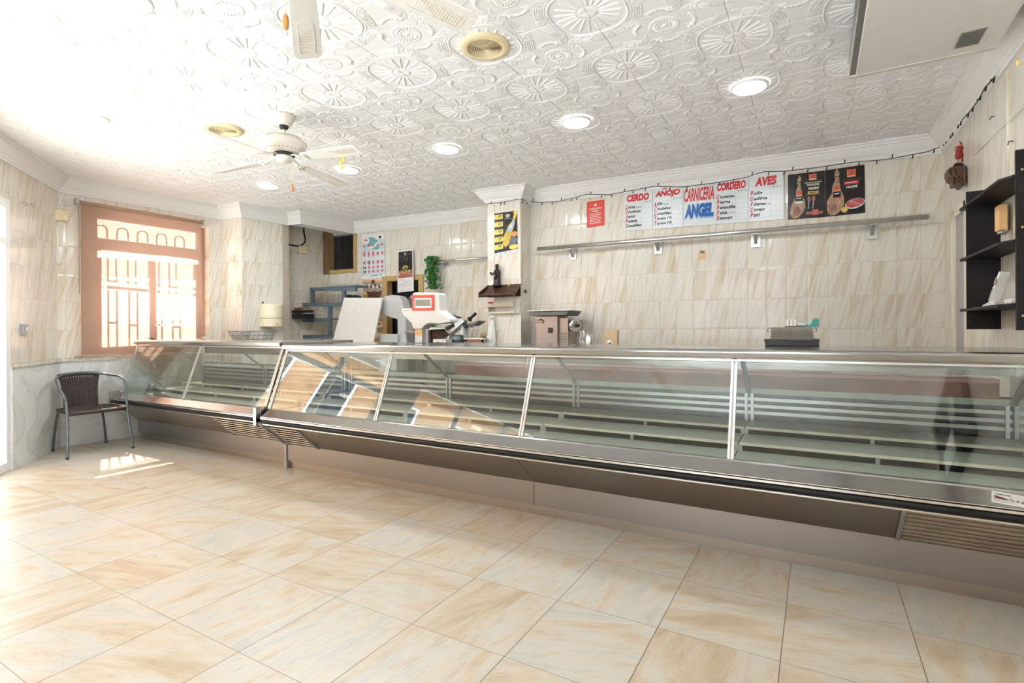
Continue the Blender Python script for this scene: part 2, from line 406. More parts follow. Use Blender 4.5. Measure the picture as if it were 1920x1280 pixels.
class Print:
    def __init__(s, tl, tr, br, bl, thick=.003):
        s.c = [V3(p) for p in (tl, tr, br, bl)]; s.mb = MB()
        s.n = (s.c[3]-s.c[0]).cross(s.c[1]-s.c[0]).normalized()
        mid = sum(s.c, V3())/4
        if s.n.dot(V3(CAM)-mid) < 0: s.n = -s.n
        s.t = thick; s.L = 0
    def p(s, u, v, off=0.):
        a = s.c[0].lerp(s.c[1], u); b = s.c[3].lerp(s.c[2], u); return a.lerp(b, v)+s.n*off
    def base(s, m):
        s.mb.prism([s.p(0, 0), s.p(1, 0), s.p(1, 1), s.p(0, 1)], s.n*s.t, m); return s
    def poly(s, pts, m, L=1):
        s.mb.add([s.p(u, v, s.t+.0006*L) for u, v in pts], [tuple(range(len(pts)))], m); return s
    def rect(s, u0, v0, u1, v1, m, L=1): return s.poly([(u0, v0), (u0, v1), (u1, v1), (u1, v0)], m, L)
    def ell(s, u, v, a, b, m, L=1, n=20, rot=0.):
        co, si = math.cos(rot), math.sin(rot)
        return s.poly([(u+a*math.cos(-2*PI*k/n)*co-b*math.sin(-2*PI*k/n)*si, v+a*math.cos(-2*PI*k/n)*si+b*math.sin(-2*PI*k/n)*co) for k in range(n)], m, L)
    def text(s, tx, u0, v0, u1, v1, m, L=3, bold=.02, shear=0.):
        vs, fs, _ = glyphs(tx, bold, shear)
        s.mb.add([s.p(u0+(u1-u0)*x, v1+(v0-v1)*y, s.t+.0006*L) for x, y in vs], fs, m); return s
def quadY(px, Y): return [atY(x, y, Y) for x, y in px]
BKP = (-1.735, 5.975, 0); BKN = np.array([.045, -1, 0])/math.hypot(.045, 1)      # back wall, right part
def onback(x, y, off=0.): return atP(x, y, np.array(BKP)+BKN*off, BKN)
BLP = (-6.5, 6.16, 0); BLN = np.array([.085, -1, 0])/math.hypot(.085, 1)          # back wall, left part
def onbl(x, y, off=0.): return atP(x, y, np.array(BLP)+BLN*off, BLN)

# ================================================================== ROOM
Z0, ZC = 2.872, 3.027
FD = V3((.78, -.626, 0)).normalized()                  # shop front runs diagonally from the left corner
A0 = V3((-7.36, 2.59, 0))
def fac(u, z=0., off=0.): return A0+FD*u+V3((0, 0, z))+V3((-FD.y, FD.x, 0))*off   # off: into the room
FEND = 5.6
PLAN = {'fend': fac(FEND), 'corner': A0, 'pa': V3((-7.26, 4.40, 0)), 'pb': V3((-6.85, 4.45, 0)), 'pc': V3((-6.80, 5.16, 0)), 'la': V3((-6.55, 5.18, 0)), 'lb': V3((-6.50, 6.16, 0)),
        'ra': V3((-7.20, 5.16, 0)), 'rb': V3((-7.15, 6.105, 0)), 'bl': V3((-3.57, 6.41, 0)), 'q1': V3((-3.565, 5.588, 0)), 'q2': V3((-3.114, 5.626, 0)), 'q3': V3((-3.13, 5.912, 0)),
        'br': V3((1.01, 6.10, 0)), 'rf': V3((1.045, -.92, 0)), 'ff': V3((fac(FEND).x, -.92, 0))}
mb = MB(); mb.bb((-9.6, -1.4, -.1), (1.6, 7.0, 0), 'floor_tile'); fl = mb.build('floor', None, 0, None, (0, 0, 0)); fl['kind'] = 'structure'
def wallseg(mb, a, b, z0, z1, m, u0=0., holes=(), th=.12):
    """vertical slab from a to b (room on the right of a->b), uv in metres; holes: (s0, s1, za, zb)"""
    a = V3(a); b = V3(b); d = b-a; L = d.length; d.normalize(); n = V3((-d.y, d.x, 0))   # outwards (left)
    ss = sorted({0., L, *[h[0] for h in holes], *[h[1] for h in holes]}); zz = sorted({z0, z1, *[h[2] for h in holes], *[h[3] for h in holes]})
    for i in range(len(ss)-1):
        for j in range(len(zz)-1):
            sm, zm = (ss[i]+ss[i+1])/2, (zz[j]+zz[j+1])/2
            if any(h[0] < sm < h[1] and h[2] < zm < h[3] for h in holes): continue
            q = [a+d*s_+V3((0, 0, z_)) for s_, z_ in ((ss[i], zz[j]), (ss[i+1], zz[j]), (ss[i+1], zz[j+1]), (ss[i], zz[j+1]))]
            uvs = [(u0+s_, z_) for s_, z_ in ((ss[i], zz[j]), (ss[i+1], zz[j]), (ss[i+1], zz[j+1]), (ss[i], zz[j+1]))]
            mb.add(q+[p+n*th for p in q], [(0, 1, 2, 3), (7, 6, 5, 4), (0, 4, 5, 1), (3, 2, 6, 7), (0, 3, 7, 4), (1, 5, 6, 2)], m, False, uvs*2)
    return mb
P_ = PLAN
# tiled walls
mb = MB(); L = (A0-P_['fend']).length
DOOR = (1.04, 2.62, 0., 2.52); SHOP = (2.95, 5.1, .75, 2.52)
wallseg(mb, P_['fend'], A0, .0, 3.03, 'tile_left', 0., [(L-DOOR[1], L-DOOR[0], 0., DOOR[3]), (L-SHOP[1], L-SHOP[0], SHOP[2], SHOP[3])], .2); struct(mb, 'wall_front_left')
mb = MB(); WL = (P_['pa']-A0).length
WIN = (2.93-2.59, 4.24-2.59, 1.22, 2.72)
wallseg(mb, A0, P_['pa'], 0, 3.03, 'tile_left', .11, [WIN], .3); struct(mb, 'wall_left')
mb = MB(); wallseg(mb, P_['pa'], P_['pb'], 0, 3.03, 'tile_left', .05, (), .1); wallseg(mb, P_['pb'], P_['pc'], 0, 3.03, 'tile_left', .12, (), .1); wallseg(mb, P_['pc'], P_['ra']+V3((0, .02, 0)), 0, 3.03, 'tile_left', 0, (), .1); struct(mb, 'wall_pillar_left')
mb = MB(); wallseg(mb, P_['ra'], P_['rb'], 0, 3.2, 'tile_left', .1, (), .1); struct(mb, 'wall_recess')
BLL = (P_['bl']-P_['rb']).length
w2 = [(onbl(x, 500)-P_['rb']).dot((P_['bl']-P_['rb']).normalized()) for x in (611, 666)]
w2z = (onbl(640, 509).z+.0, 2.87)
d2 = [(onbl(x, 600)-P_['rb']).dot((P_['bl']-P_['rb']).normalized()) for x in (724, 789)]
d2z = (0., onbl(760, 522).z)
mb = MB(); wallseg(mb, P_['rb'], P_['bl'], 0, 3.2, 'tile_back', .07, [(w2[0], w2[1], *w2z), (d2[0], d2[1], *d2z)], .12); struct(mb, 'wall_back_left')
mb = MB(); wallseg(mb, P_['bl'], P_['q1'], 0, 3.03, 'tile_back', 0, (), .1); wallseg(mb, P_['q1'], P_['q2'], 0, 3.03, 'tile_back', 0, (), .1); wallseg(mb, P_['q2'], P_['q3'], 0, 3.03, 'tile_back', .1, (), .1); struct(mb, 'wall_pillar_middle')
mb = MB(); q3 = P_['q3']; dd = (P_['br']-q3).normalized(); u0 = -((onback(1235.6, 600)-q3).dot(dd))
wallseg(mb, q3, P_['br'], 0, 3.03, 'tile_back', u0+.1826*20, (), .12); struct(mb, 'wall_back')
mb = MB(); D3 = (6.10-5.76, 6.10-5.32, 0, 2.22)
wallseg(mb, P_['br'], P_['rf'], 0, 3.03, 'tile_back', .1, [D3], .12); struct(mb, 'wall_right')
mb = MB(); wallseg(mb, P_['rf'], P_['ff'], 0, 3.03, 'tile_back', 0, [(.85, 3.25, .02, 2.45)], .15); struct(mb, 'wall_front')
# lintel over the recess, with its soffit
mb = MB(); mb.prism([P_['pc']+V3((0, 0, Z0)), P_['la']+V3((0, 0, Z0)), P_['lb']+V3((0, .1, Z0)), P_['rb']+V3((.0, .1, Z0+.0)), V3((-6.8, 6.15, Z0))], (0, 0, .155), 'plaster'); struct(mb, 'wall_lintel')
mb = MB(); mb.bb((-7.4, 5.1, 3.2), (-6.4, 6.4, 3.25), 'plaster'); struct(mb, 'ceiling')
# marble wainscot and ledge
mb = MB()
mbm = MB(); wallseg(mbm, fac(DOOR[0]), A0, 0, .955, 'marble', 0, (), -.02); wallseg(mbm, A0, V3((-7.3, 3.5, 0)), 0, .955, 'marble', 0, (), -.02); struct(mbm, 'trim_1')
mb = MB(); wallseg(mb, fac(DOOR[0]), A0, .955, .992, 'tile_left', 0, (), -.04); wallseg(mb, A0, P_['pa'], .955, .992, 'tile_left', 0, (), -.04); struct(mb, 'trim_2')
# ceiling relief
def relief(u, v):
    """panel height, u v in -.5..0.5, rosette in the middle, sunbursts on the corners"""
    h = np.zeros_like(u)
    r0 = np.hypot(u, v); t0 = np.arctan2(v, u)
    g = lambda d, w_: np.exp(-(d/w_)**2)
    pet = .6+.4*np.cos(22*t0)
    h += .9*g(r0, .026)+.9*g(r0-.085, .019)*(.5+.5*np.cos(22*t0))+.45*g(r0-.118, .008)+.4*g(r0-.052, .007)
    for k in range(4):                        # garlands across the four axes
        a = k*PI/2; x = u*np.cos(a)+v*np.sin(a); y = -u*np.sin(a)+v*np.cos(a)
        rc = np.hypot(x-.12, y); th = np.arctan2(y, x-.12)
        h += .9*g(rc-.13, .014)*(np.abs(th) < .75)*(.6+.4*np.cos(38*th+k))
        h += .9*g(np.hypot(x-.215, y-.085), .02)+.7*g(np.hypot(x-.19, y-.11), .013)
        # nested arcs round the lobe that reaches the panel edge
        rl = np.hypot(x-.30, (y)*1.0); ph = np.arctan2(y, x-.30)
        m = (np.abs(np.abs(ph)-1.45) < .95)
        m = (x > .17)&(np.abs(y) > .06)
        ring = .5+.5*np.cos((rl-.20)*2*PI/.019)
        h += .38*ring*m*((rl > .135)&(rl < .215))
    cx = .5-np.abs(u); cy = .5-np.abs(v); r1 = np.hypot(cx, cy); t1 = np.arctan2(cy, cx)
    h += .5*np.clip((.085-r1)/.02, 0, 1)
    NR = 20
    dt = (t1*NR/(2*PI)-np.floor(t1*NR/(2*PI)+.5))*2*PI/NR
    dr = r1*dt
    h += .75*g(dr, .0058)*(r1 > .098)*(r1 < .275)
    R = .325-.014*np.cos(4*t1)
    dg = np.abs(t1-PI/4)
    h += .5*(.5+.5*np.cos((r1-R-.03)*2*PI/.02))*(r1 > R+.035)*(r1 < R+.115)*(dg > .13)*(dg < .52)
    h += .75*g(r1-R, .0075)+.4*g(r1-R-.026, .005)
    h -= .5*g(cx, .004)*1.+.25*g(cy, .0035)
    return h
def ceiling():
    vs = []; fs = []; PX, PY = .667, .6835; X0, Y0 = -1.750, 2.733; off = 0
    allv = []; allf = []
    zsurf = ZC
    for i in range(-9, 6):
        for j in range(-6, 6):
            x0 = X0+i*PX; y0 = Y0+j*PY; cx, cy = x0+PX/2, y0+PY/2
            if cx > 1.5 or cx < -8.2 or cy > 6.9 or cy < -1.6: continue
            if cx > -3.2 and cy > 6.6: continue
            if (V3((cx, cy, 0))-A0).dot(V3((-FD.y, FD.x, 0))) < -.48 or cy < -1.25: continue
            d = math.hypot(cx, cy); f = V3((cx, cy, 0)).dot(V3(FF))
            vis = f > .2 and cy > .7
            n = (160 if d < 3.4 else 120 if d < 4.8 else 90) if vis else 2
            s_ = np.linspace(0, 1, n+1); U, Vv = np.meshgrid(s_, s_, indexing='ij')
            Z = relief(U-.5, Vv-.5) if vis else U*0
            co = np.stack([x0+U*PX, y0+Vv*PY, zsurf-.0105*Z], -1).reshape(-1, 3)
            idx = np.arange((n+1)**2).reshape(n+1, n+1)+off
            q = np.stack([idx[:-1, :-1], idx[:-1, 1:], idx[1:, 1:], idx[1:, :-1]], -1).reshape(-1, 4)
            allv.append(co); allf.append(q); off += (n+1)**2
    v = np.concatenate(allv); f = np.concatenate(allf)
    # cut away panels' parts outside the room is not needed: walls stop at the ceiling
    me = bpy.data.meshes.new('ceiling'); me.vertices.add(len(v)); me.vertices.foreach_set('co', v.astype(np.float32).ravel())
    me.loops.add(len(f)*4); me.loops.foreach_set('vertex_index', f.astype(np.int32).ravel())
    me.polygons.add(len(f)); me.polygons.foreach_set('loop_start', np.arange(0, len(f)*4, 4, dtype=np.int32)); me.polygons.foreach_set('loop_total', np.full(len(f), 4, dtype=np.int32))
    me.update(calc_edges=True); me.polygons.foreach_set('use_smooth', np.ones(len(f), dtype=bool)); me.materials.append(M['ceiling'])
    o = bpy.data.objects.new('ceiling', me); COL.objects.link(o); o['kind'] = 'structure'
ceiling()
e0, e1 = fac(-.35, 0, -.22), fac(FEND+.1, 0, -.22)
slab = [(1.7, 7.1), (-7.85, 7.1), (-7.85, e0.y+.2), (e0.x, e0.y), (e1.x, e1.y), (e1.x+.1, -1.1), (1.7, -1.1)]
mb = MB(); mb.prism([(x, y, 3.045) for x, y in slab], (0, 0, .012), 'plaster'); mb.prism([(x, y, 3.26) for x, y in slab], (0, 0, .14), 'plaster'); struct(mb, 'ceiling')
# cornice
PROF = [(0, Z0-.012), (.016, Z0-.012), (.02, Z0+.006), (.03, Z0+.012), (.036, Z0+.03), (.06, Z0+.052), (.092, Z0+.092), (.10, Z0+.108), (.112, Z0+.112), (.116, Z0+.13), (.135, Z0+.136), (.137, Z0+.157), (0, Z0+.157)]
def cornice(pts, k):
    pts = [V3(p) for p in pts]; vs = []; N = len(pts)
    for i, p in enumerate(pts):
        dirs = []
        if i > 0: dirs.append((pts[i]-pts[i-1]).normalized())
        if i < N-1: dirs.append((pts[i+1]-pts[i]).normalized())
        ns = [V3((d.y, -d.x, 0)) for d in dirs]
        if len(ns) == 2: m = (ns[0]+ns[1]); m = m/m.length; m = m/max(.25, m.dot(ns[0]))
        else: m = ns[0]
        vs += [p+m*o_+V3((0, 0, z)) for o_, z in PROF]
    n = len(PROF); fs = []
    for i in range(N-1):
        for j in range(n): fs.append((i*n+j, (i+1)*n+j, (i+1)*n+(j+1) % n, i*n+(j+1) % n))
    mb = MB(); mb.add(vs, fs, 'plaster'); struct(mb, 'trim_%d' % k)
cornice([P_['fend'], A0, P_['pa'], P_['pb'], P_['pc'], P_['la'], P_['lb'], P_['bl'], P_['q1'], P_['q2'], P_['q3'], P_['br'], P_['rf'], P_['ff']], 3)
# dark room behind the inner door and the inner window, room behind the side door
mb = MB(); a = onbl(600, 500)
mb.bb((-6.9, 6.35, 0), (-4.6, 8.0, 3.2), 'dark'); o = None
mbx = MB()
for lo, hi in (((-7.3, 8.0, 0), (-3.9, 8.1, 3.2)), ((-7.4, 6.3, 0), (-7.3, 8.1, 3.2)), ((-3.9, 6.55, 0), (-3.8, 8.1, 3.2)), ((-7.4, 6.25, 3.2), (-3.8, 8.1, 3.25)), ((-7.4, 6.5, -.1), (-3.8, 8.1, 0))): mbx.bb(lo, hi, 'interior_dark')
struct(mbx, 'wall_store_room')
mbx = MB()
for lo, hi in (((2.3, 5.0, 0), (2.4, 6.3, 2.5)), ((1.16, 6.2, 0), (2.4, 6.3, 2.5)), ((1.16, 4.9, 0), (2.4, 5.0, 2.5)), ((1.16, 4.9, 2.5), (2.4, 6.3, 2.6)), ((1.16, 4.9, -.1), (2.4, 6.3, 0))): mbx.bb(lo, hi, 'plaster')
struct(mbx, 'wall_side_room')

# ------------------------------------------------------------------ doors and windows
def leafed(name, panes, frame_m, f0, z0, z1, u0, u1, fw=.06, off=-.1, transom=None, mull=(), grid=None):
    """frame with glass in the diagonal shop front"""
    mb = MB(); g = MB()
    def bar(ua, ub, za, zb, d=.06):
        q = [fac(ua, za, off-d/2), fac(ub, za, off-d/2), fac(ub, zb, off-d/2), fac(ua, zb, off-d/2)]
        mb.prism(q, V3((-FD.y, FD.x, 0))*d, frame_m)
    bar(u0, u0+fw, z0, z1); bar(u1-fw, u1, z0, z1); bar(u0+fw, u1-fw, z1-fw, z1); bar(u0+fw, u1-fw, z0, z0+fw)
    for m_ in mull: bar(m_-fw/2, m_+fw/2, z0+fw, z1-fw)
    if transom: bar(u0+fw, u1-fw, transom-fw/2, transom+fw/2, .055)
    q = [fac(u0+fw, z0+fw, off-.004), fac(u1-fw, z0+fw, off-.004), fac(u1-fw, z1-fw, off-.004), fac(u0+fw, z1-fw, off-.004)]
    g.prism(q, V3((-FD.y, FD.x, 0))*.008, 'glass_window')
    root = bpy.data.objects.new(name, None); COL.objects.link(root); root.location = fac((u0+u1)/2, z0); root['kind'] = 'structure'
    f = mb.build(name.split('_')[0]+'_frame', root, .004); g.build('glass_pane', root)
leafed('door_1', 0, 'white_paint', 0, 0.0, DOOR[3], DOOR[0], DOOR[1], .085, -.02, 2.12, (1.83,))
leafed('window_3', 0, 'white_paint', 0, SHOP[2], SHOP[3], SHOP[0], SHOP[1], .07, -.1, None, (3.67, 4.38))
# window_1 on the left wall behind the roller blind
def wx(y, z, off=0.): return V3((-7.36+.055*(y-2.59)-.12-off, y, z))
root = bpy.data.objects.new('window_1', None); COL.objects.link(root); root.location = wx(3.6, 1.22); root['kind'] = 'structure'
mb = MB()
def wbar(ya, yb, za, zb, off=0., d=.07, m='win_frame', mbb=None):
    (mbb or mb).prism([wx(ya, za, off), wx(yb, za, off), wx(yb, zb, off), wx(ya, zb, off)], (-d, 0, 0), m)
wbar(2.93, 3.01, 1.22, 2.72); wbar(4.165, 4.24, 1.22, 2.72); wbar(3.0, 4.17, 2.655, 2.72); wbar(3.0, 4.17, 2.285, 2.42); wbar(3.0, 4.17, 1.22, 1.36)
wbar(3.575, 3.635, 1.35, 2.29)
wbar(3.0, 3.05, 1.35, 2.29); wbar(4.13, 4.17, 1.35, 2.29)
mb.build('window_frame', root, .004)
g = MB(); g.bb((-7.52, 3.01, 1.36), (-7.515, 4.165, 2.66), 'glass_window'); g.build('glass_pane', root)
mb = MB(); wbar(2.93, 4.24, 1.195, 1.22, -.1, .28, 'marble'); mb.build('window_sill', root)
gr = MB()
for k in range(5):
    yc = 3.13+k*.232; r = .062; X = -7.66
    pts = [V3((X, yc-r, 2.42)), V3((X, yc-r, 2.53))]+[V3((X, yc-r*math.cos(a), 2.55+r*math.sin(a))) for a in np.linspace(0, PI, 9)]+[V3((X, yc+r, 2.53)), V3((X, yc+r, 2.42))]
    gr.tube(pts, .011, 'iron', 6)
for y in (3.20, 3.29, 3.42, 3.51, 3.70, 3.79, 3.92, 4.01): gr.tube([(X, y, 1.25), (X, y, 2.30)], .011, 'iron', 6)
for z in (1.42, 2.34, 2.42): gr.beam((X, 2.93, z), (X, 4.24, z), .012, .022, 'iron')
for ya, yb, z in ((3.20, 3.29, 1.92), (3.42, 3.51, 1.90), (3.70, 3.79, 1.92), (3.92, 4.01, 1.9)): gr.beam((X, ya, z), (X, yb, z), .01, .014, 'iron')
gr.build('window_grille', root)
# window_2 high in the back wall of the recess
def blp(px, off=0.): return [onbl(x, y, off) for x, y in px]
root = bpy.data.objects.new('window_2', None); COL.objects.link(root); root.location = onbl(638, 509); root['kind'] = 'structure'
mb = MB(); dirb = (P_['bl']-P_['rb']).normalized(); nb = V3(BLN)
def blbox(mb, s0, s1, z0, z1, o0, o1, m):
    b = P_['rb']; mb.prism([b+dirb*s0+V3((0, 0, z0))+nb*o0, b+dirb*s1+V3((0, 0, z0))+nb*o0, b+dirb*s1+V3((0, 0, z1))+nb*o0, b+dirb*s0+V3((0, 0, z1))+nb*o0], nb*(o1-o0), m)
a_, b_ = w2; z_ = w2z[0]
blbox(mb, a_-.03, a_+.10, z_-.03, 2.95, -.02, .03, 'brown_frame'); blbox(mb, a_+.10, a_+.16, z_+.03, 2.95, -.03, .01, 'brown_frame'); blbox(mb, a_-.03, b_+.03, z_-.03, z_+.03, -.02, .025, 'gold_frame'); blbox(mb, b_-.02, b_+.04, z_-.03, 2.865, -.02, .025, 'gold_frame')
mb.build('window_frame', root, .003)
g = MB(); blbox(g, a_+.13, b_-.01, z_+.02, 2.87, -.05, -.045, 'glass_clear'); g.build('glass_pane', root)
# door_2: dark doorway with a gold frame
root = bpy.data.objects.new('door_2', None); COL.objects.link(root); root.location = onbl(757, 640); root.location.z = 0; root['kind'] = 'structure'
mb = MB(); a_, b_ = d2; z_ = d2z[1]
blbox(mb, a_-.06, a_+.03, 0, z_+.05, -.12, .02, 'gold_frame'); blbox(mb, b_-.03, b_+.06, 0, z_+.05, -.12, .02, 'gold_frame'); blbox(mb, a_+.03, b_-.03, z_-.03, z_+.05, -.12, .02, 'gold_frame'); mb.build('door_frame', root, .003)
# door_3: side door opening on the right wall
root = bpy.data.objects.new('door_3', None); COL.objects.link(root); root.location = (1.03, 5.54, 0); root['kind'] = 'structure'
mb = MB(); mb.bb((1.0, 5.70, 0), (1.05, 5.78, 2.27), 'wire_cream'); mb.bb((1.0, 5.28, 0), (1.05, 5.34, 2.27), 'wire_cream'); mb.bb((1.0, 5.28, 2.20), (1.05, 5.78, 2.27), 'wire_cream'); mb.build('door_frame', root, .003)
mb = MB(); mb.bb((1.018, 5.34, 0), (1.05, 5.70, 2.2), 'door_grey'); mb.build('door_leaf', root)
# glazed side entrance behind the camera
root = bpy.data.objects.new('door_4', None); COL.objects.link(root); root.location = (-1.0, -1.0, 0); root['kind'] = 'structure'
mb = MB(); xa_, xb_ = 1.045-3.25, 1.045-.85
for a, b, c, d in ((xa_, xa_+.06, .02, 2.45), (xb_-.06, xb_, .02, 2.45), (xa_, xb_, 2.39, 2.45), (xa_, xb_, .02, .1), (-1.03, -.96, .02, 2.45), (xa_, xb_, 2.0, 2.05)): mb.bb((a, -1.03, c), (b, -.98, d), 'white_paint')
mb.build('door_frame', root); g = MB(); g.bb((xa_+.06, -1.008, .1), (xb_-.06, -1.0, 2.39), 'glass_window'); g.build('glass_pane', root)
# ------------------------------------------------------------------ street outside
root = thing('added_awning', 'added slatted awning that cuts the sun at the shop front, unseen', 'awning', fac(3.1, 2.72, -.8))  # unseen, added to keep direct sun off the floor inside
for k in range(12):
    m = MB(); o_ = -.26-.07*k; a, b = fac(.8, 2.75-.004*k, o_), fac(5.3, 2.75-.004*k, o_); m.beam(a, b, .045, .02, 'awning_orange', up=(0, 0, 1)); m.build('slat', root)
mb = MB(); mb.bb((-30, -25, -.35), (25, 20, -.12), 'pavement'); struct(mb, 'ground')
def building(name, label, cx, cy, ang, wdt, hgt, m, group='houses across the street'):
    root = thing(name, label, 'building', (cx, cy, -.12), group)
    R_ = Matrix.Rotation(ang, 3, 'Z'); B = V3((cx, cy, 0))
    def bx(mbb, x0, x1, y0, y1, z0, z1, mm): mbb.box(B+R_ @ V3(((x0+x1)/2, (y0+y1)/2, 0))+V3((0, 0, (z0+z1)/2)), (x1-x0, y1-y0, z1-z0), mm, R_)
    mb = MB(); bx(mb, -wdt/2, wdt/2, 0, 1.2, -.12, hgt, m); mb.build('wall', root)
    for k in range(int(wdt//2)):
        x = -wdt/2+1+k*2.
        for z in ((1.0, 3.9, 6.9) if hgt > 8 else (1.0, 3.9)):
            f = MB(); bx(f, x-.5, x+.5, -.06, 0, z, z+1.5, 'white_paint'); fo = f.build('window', root)
            p = MB(); bx(p, x-.42, x+.42, -.08, -.055, z+.08, z+1.42, 'interior_dark'); p.build('window_pane', fo)
    r = MB(); bx(r, -wdt/2-.2, wdt/2+.2, -.3, 1.4, hgt, hgt+.25, 'white_paint'); r.build('roof_edge', root)
building('apartment_building', 'sunlit orange rendered house seen only through the shop front glass', -11.2, -4.6, math.atan2(.626, -.78), 15, 10.5, 'facade_orange', None)
building('apartment_building', 'sunlit cream house standing beyond the window with the arched grille', -14.6, 8.0, PI/2, 9, 4.6, 'facade_cream', None)

building('apartment_building', 'grey brown house across the lane behind the photographer', 1.5, -6.2, PI, 12, 6.5, 'facade_brown', None)

# ================================================================== CEILING FITTINGS
def downlight(x, y, label, r=.112, power=17.):
    root = thing('downlight', label, 'ceiling light', (x, y, ZC-.03), 'recessed round ceiling lights')
    m = MB(); m.lathe((x, y, ZC-.014), [(r-.008, -.002), (r-.004, -.008), (r+.012, -.006), (r+.016, .008)], 'white_paint', 40, cap=False); m.build('rim', root)
    m = MB(); m.lathe((x, y, ZC-.018), [(r-.004, -.008), (r-.004, .004)], 'lamp_glow', 40); m.build('diffuser', root)
    ld = bpy.data.lights.new('downlight_lamp', 'AREA'); ld.shape = 'DISK'; ld.size = 2*r; ld.energy = power; ld.color = (.90, .96, 1)
    lo = bpy.data.objects.new('downlight_lamp', ld); COL.objects.link(lo); lo.parent = root; lo.location = (0, 0, -.0)
    return root
for x, y, l in ((-5.642, 4.0, 'glowing round ceiling light nearest the left window, farthest along the row over the counter'),
                (-4.356, 4.045, 'glowing round ceiling light just behind the right blade of the cream ceiling fan'),
                (-3.05, 4.07, 'glowing round ceiling light midway between the near fan and the middle pillar'),
                (-1.73, 4.095, 'glowing round ceiling light in front of the middle pillar, above the price board end'),
                (-.408, 4.14, 'largest looking round ceiling light, closest to the grey ceiling air conditioner'),
                (-3.117, 1.387, 'bright round ceiling light cut by the top edge of the photo'),
                (-5.075, 2.005, 'round ceiling light added in place of a white vent in the washed out ceiling left of the fan')):  # last disc reads as a white vent; a lamp is added there
    downlight(x, y, l)
for x in (-.35,): downlight(x, 1.2, 'round ceiling light above the photographer, out of the frame')
def vent(x, y, label):
    root = thing('ceiling_vent', label, 'air vent', (x, y, ZC-.04), 'beige round ceiling vents')
    m = MB(); m.lathe((x, y, ZC), [(.155, 0), (.155, -.012), (.145, -.022), (.112, -.026), (.105, -.022), (.105, -.004)], 'beige_plastic', 48, cap=False); m.build('flange', root)
    m = MB()
    for k in range(9):
        r = .100-.0115*k; m.lathe((x, y, ZC-.012-.0008*k), [(r, -.010), (r-.0035, -.012), (r-.008, .004), (r-.004, .006)], 'beige_plastic', 40, cap=False)
    m.build('louvre_rings', root)
    m = MB(); m.lathe((x, y, ZC-.008), [(.104, 0), (.104, .002)], 'grille_brown', 40); m.build('duct_opening', root)
vent(-1.754, 2.732, 'beige round ceiling vent nearest the camera, alone on white relief panels')
vent(-4.406, 2.70, 'beige round ceiling vent behind the upper left blade of the fan')
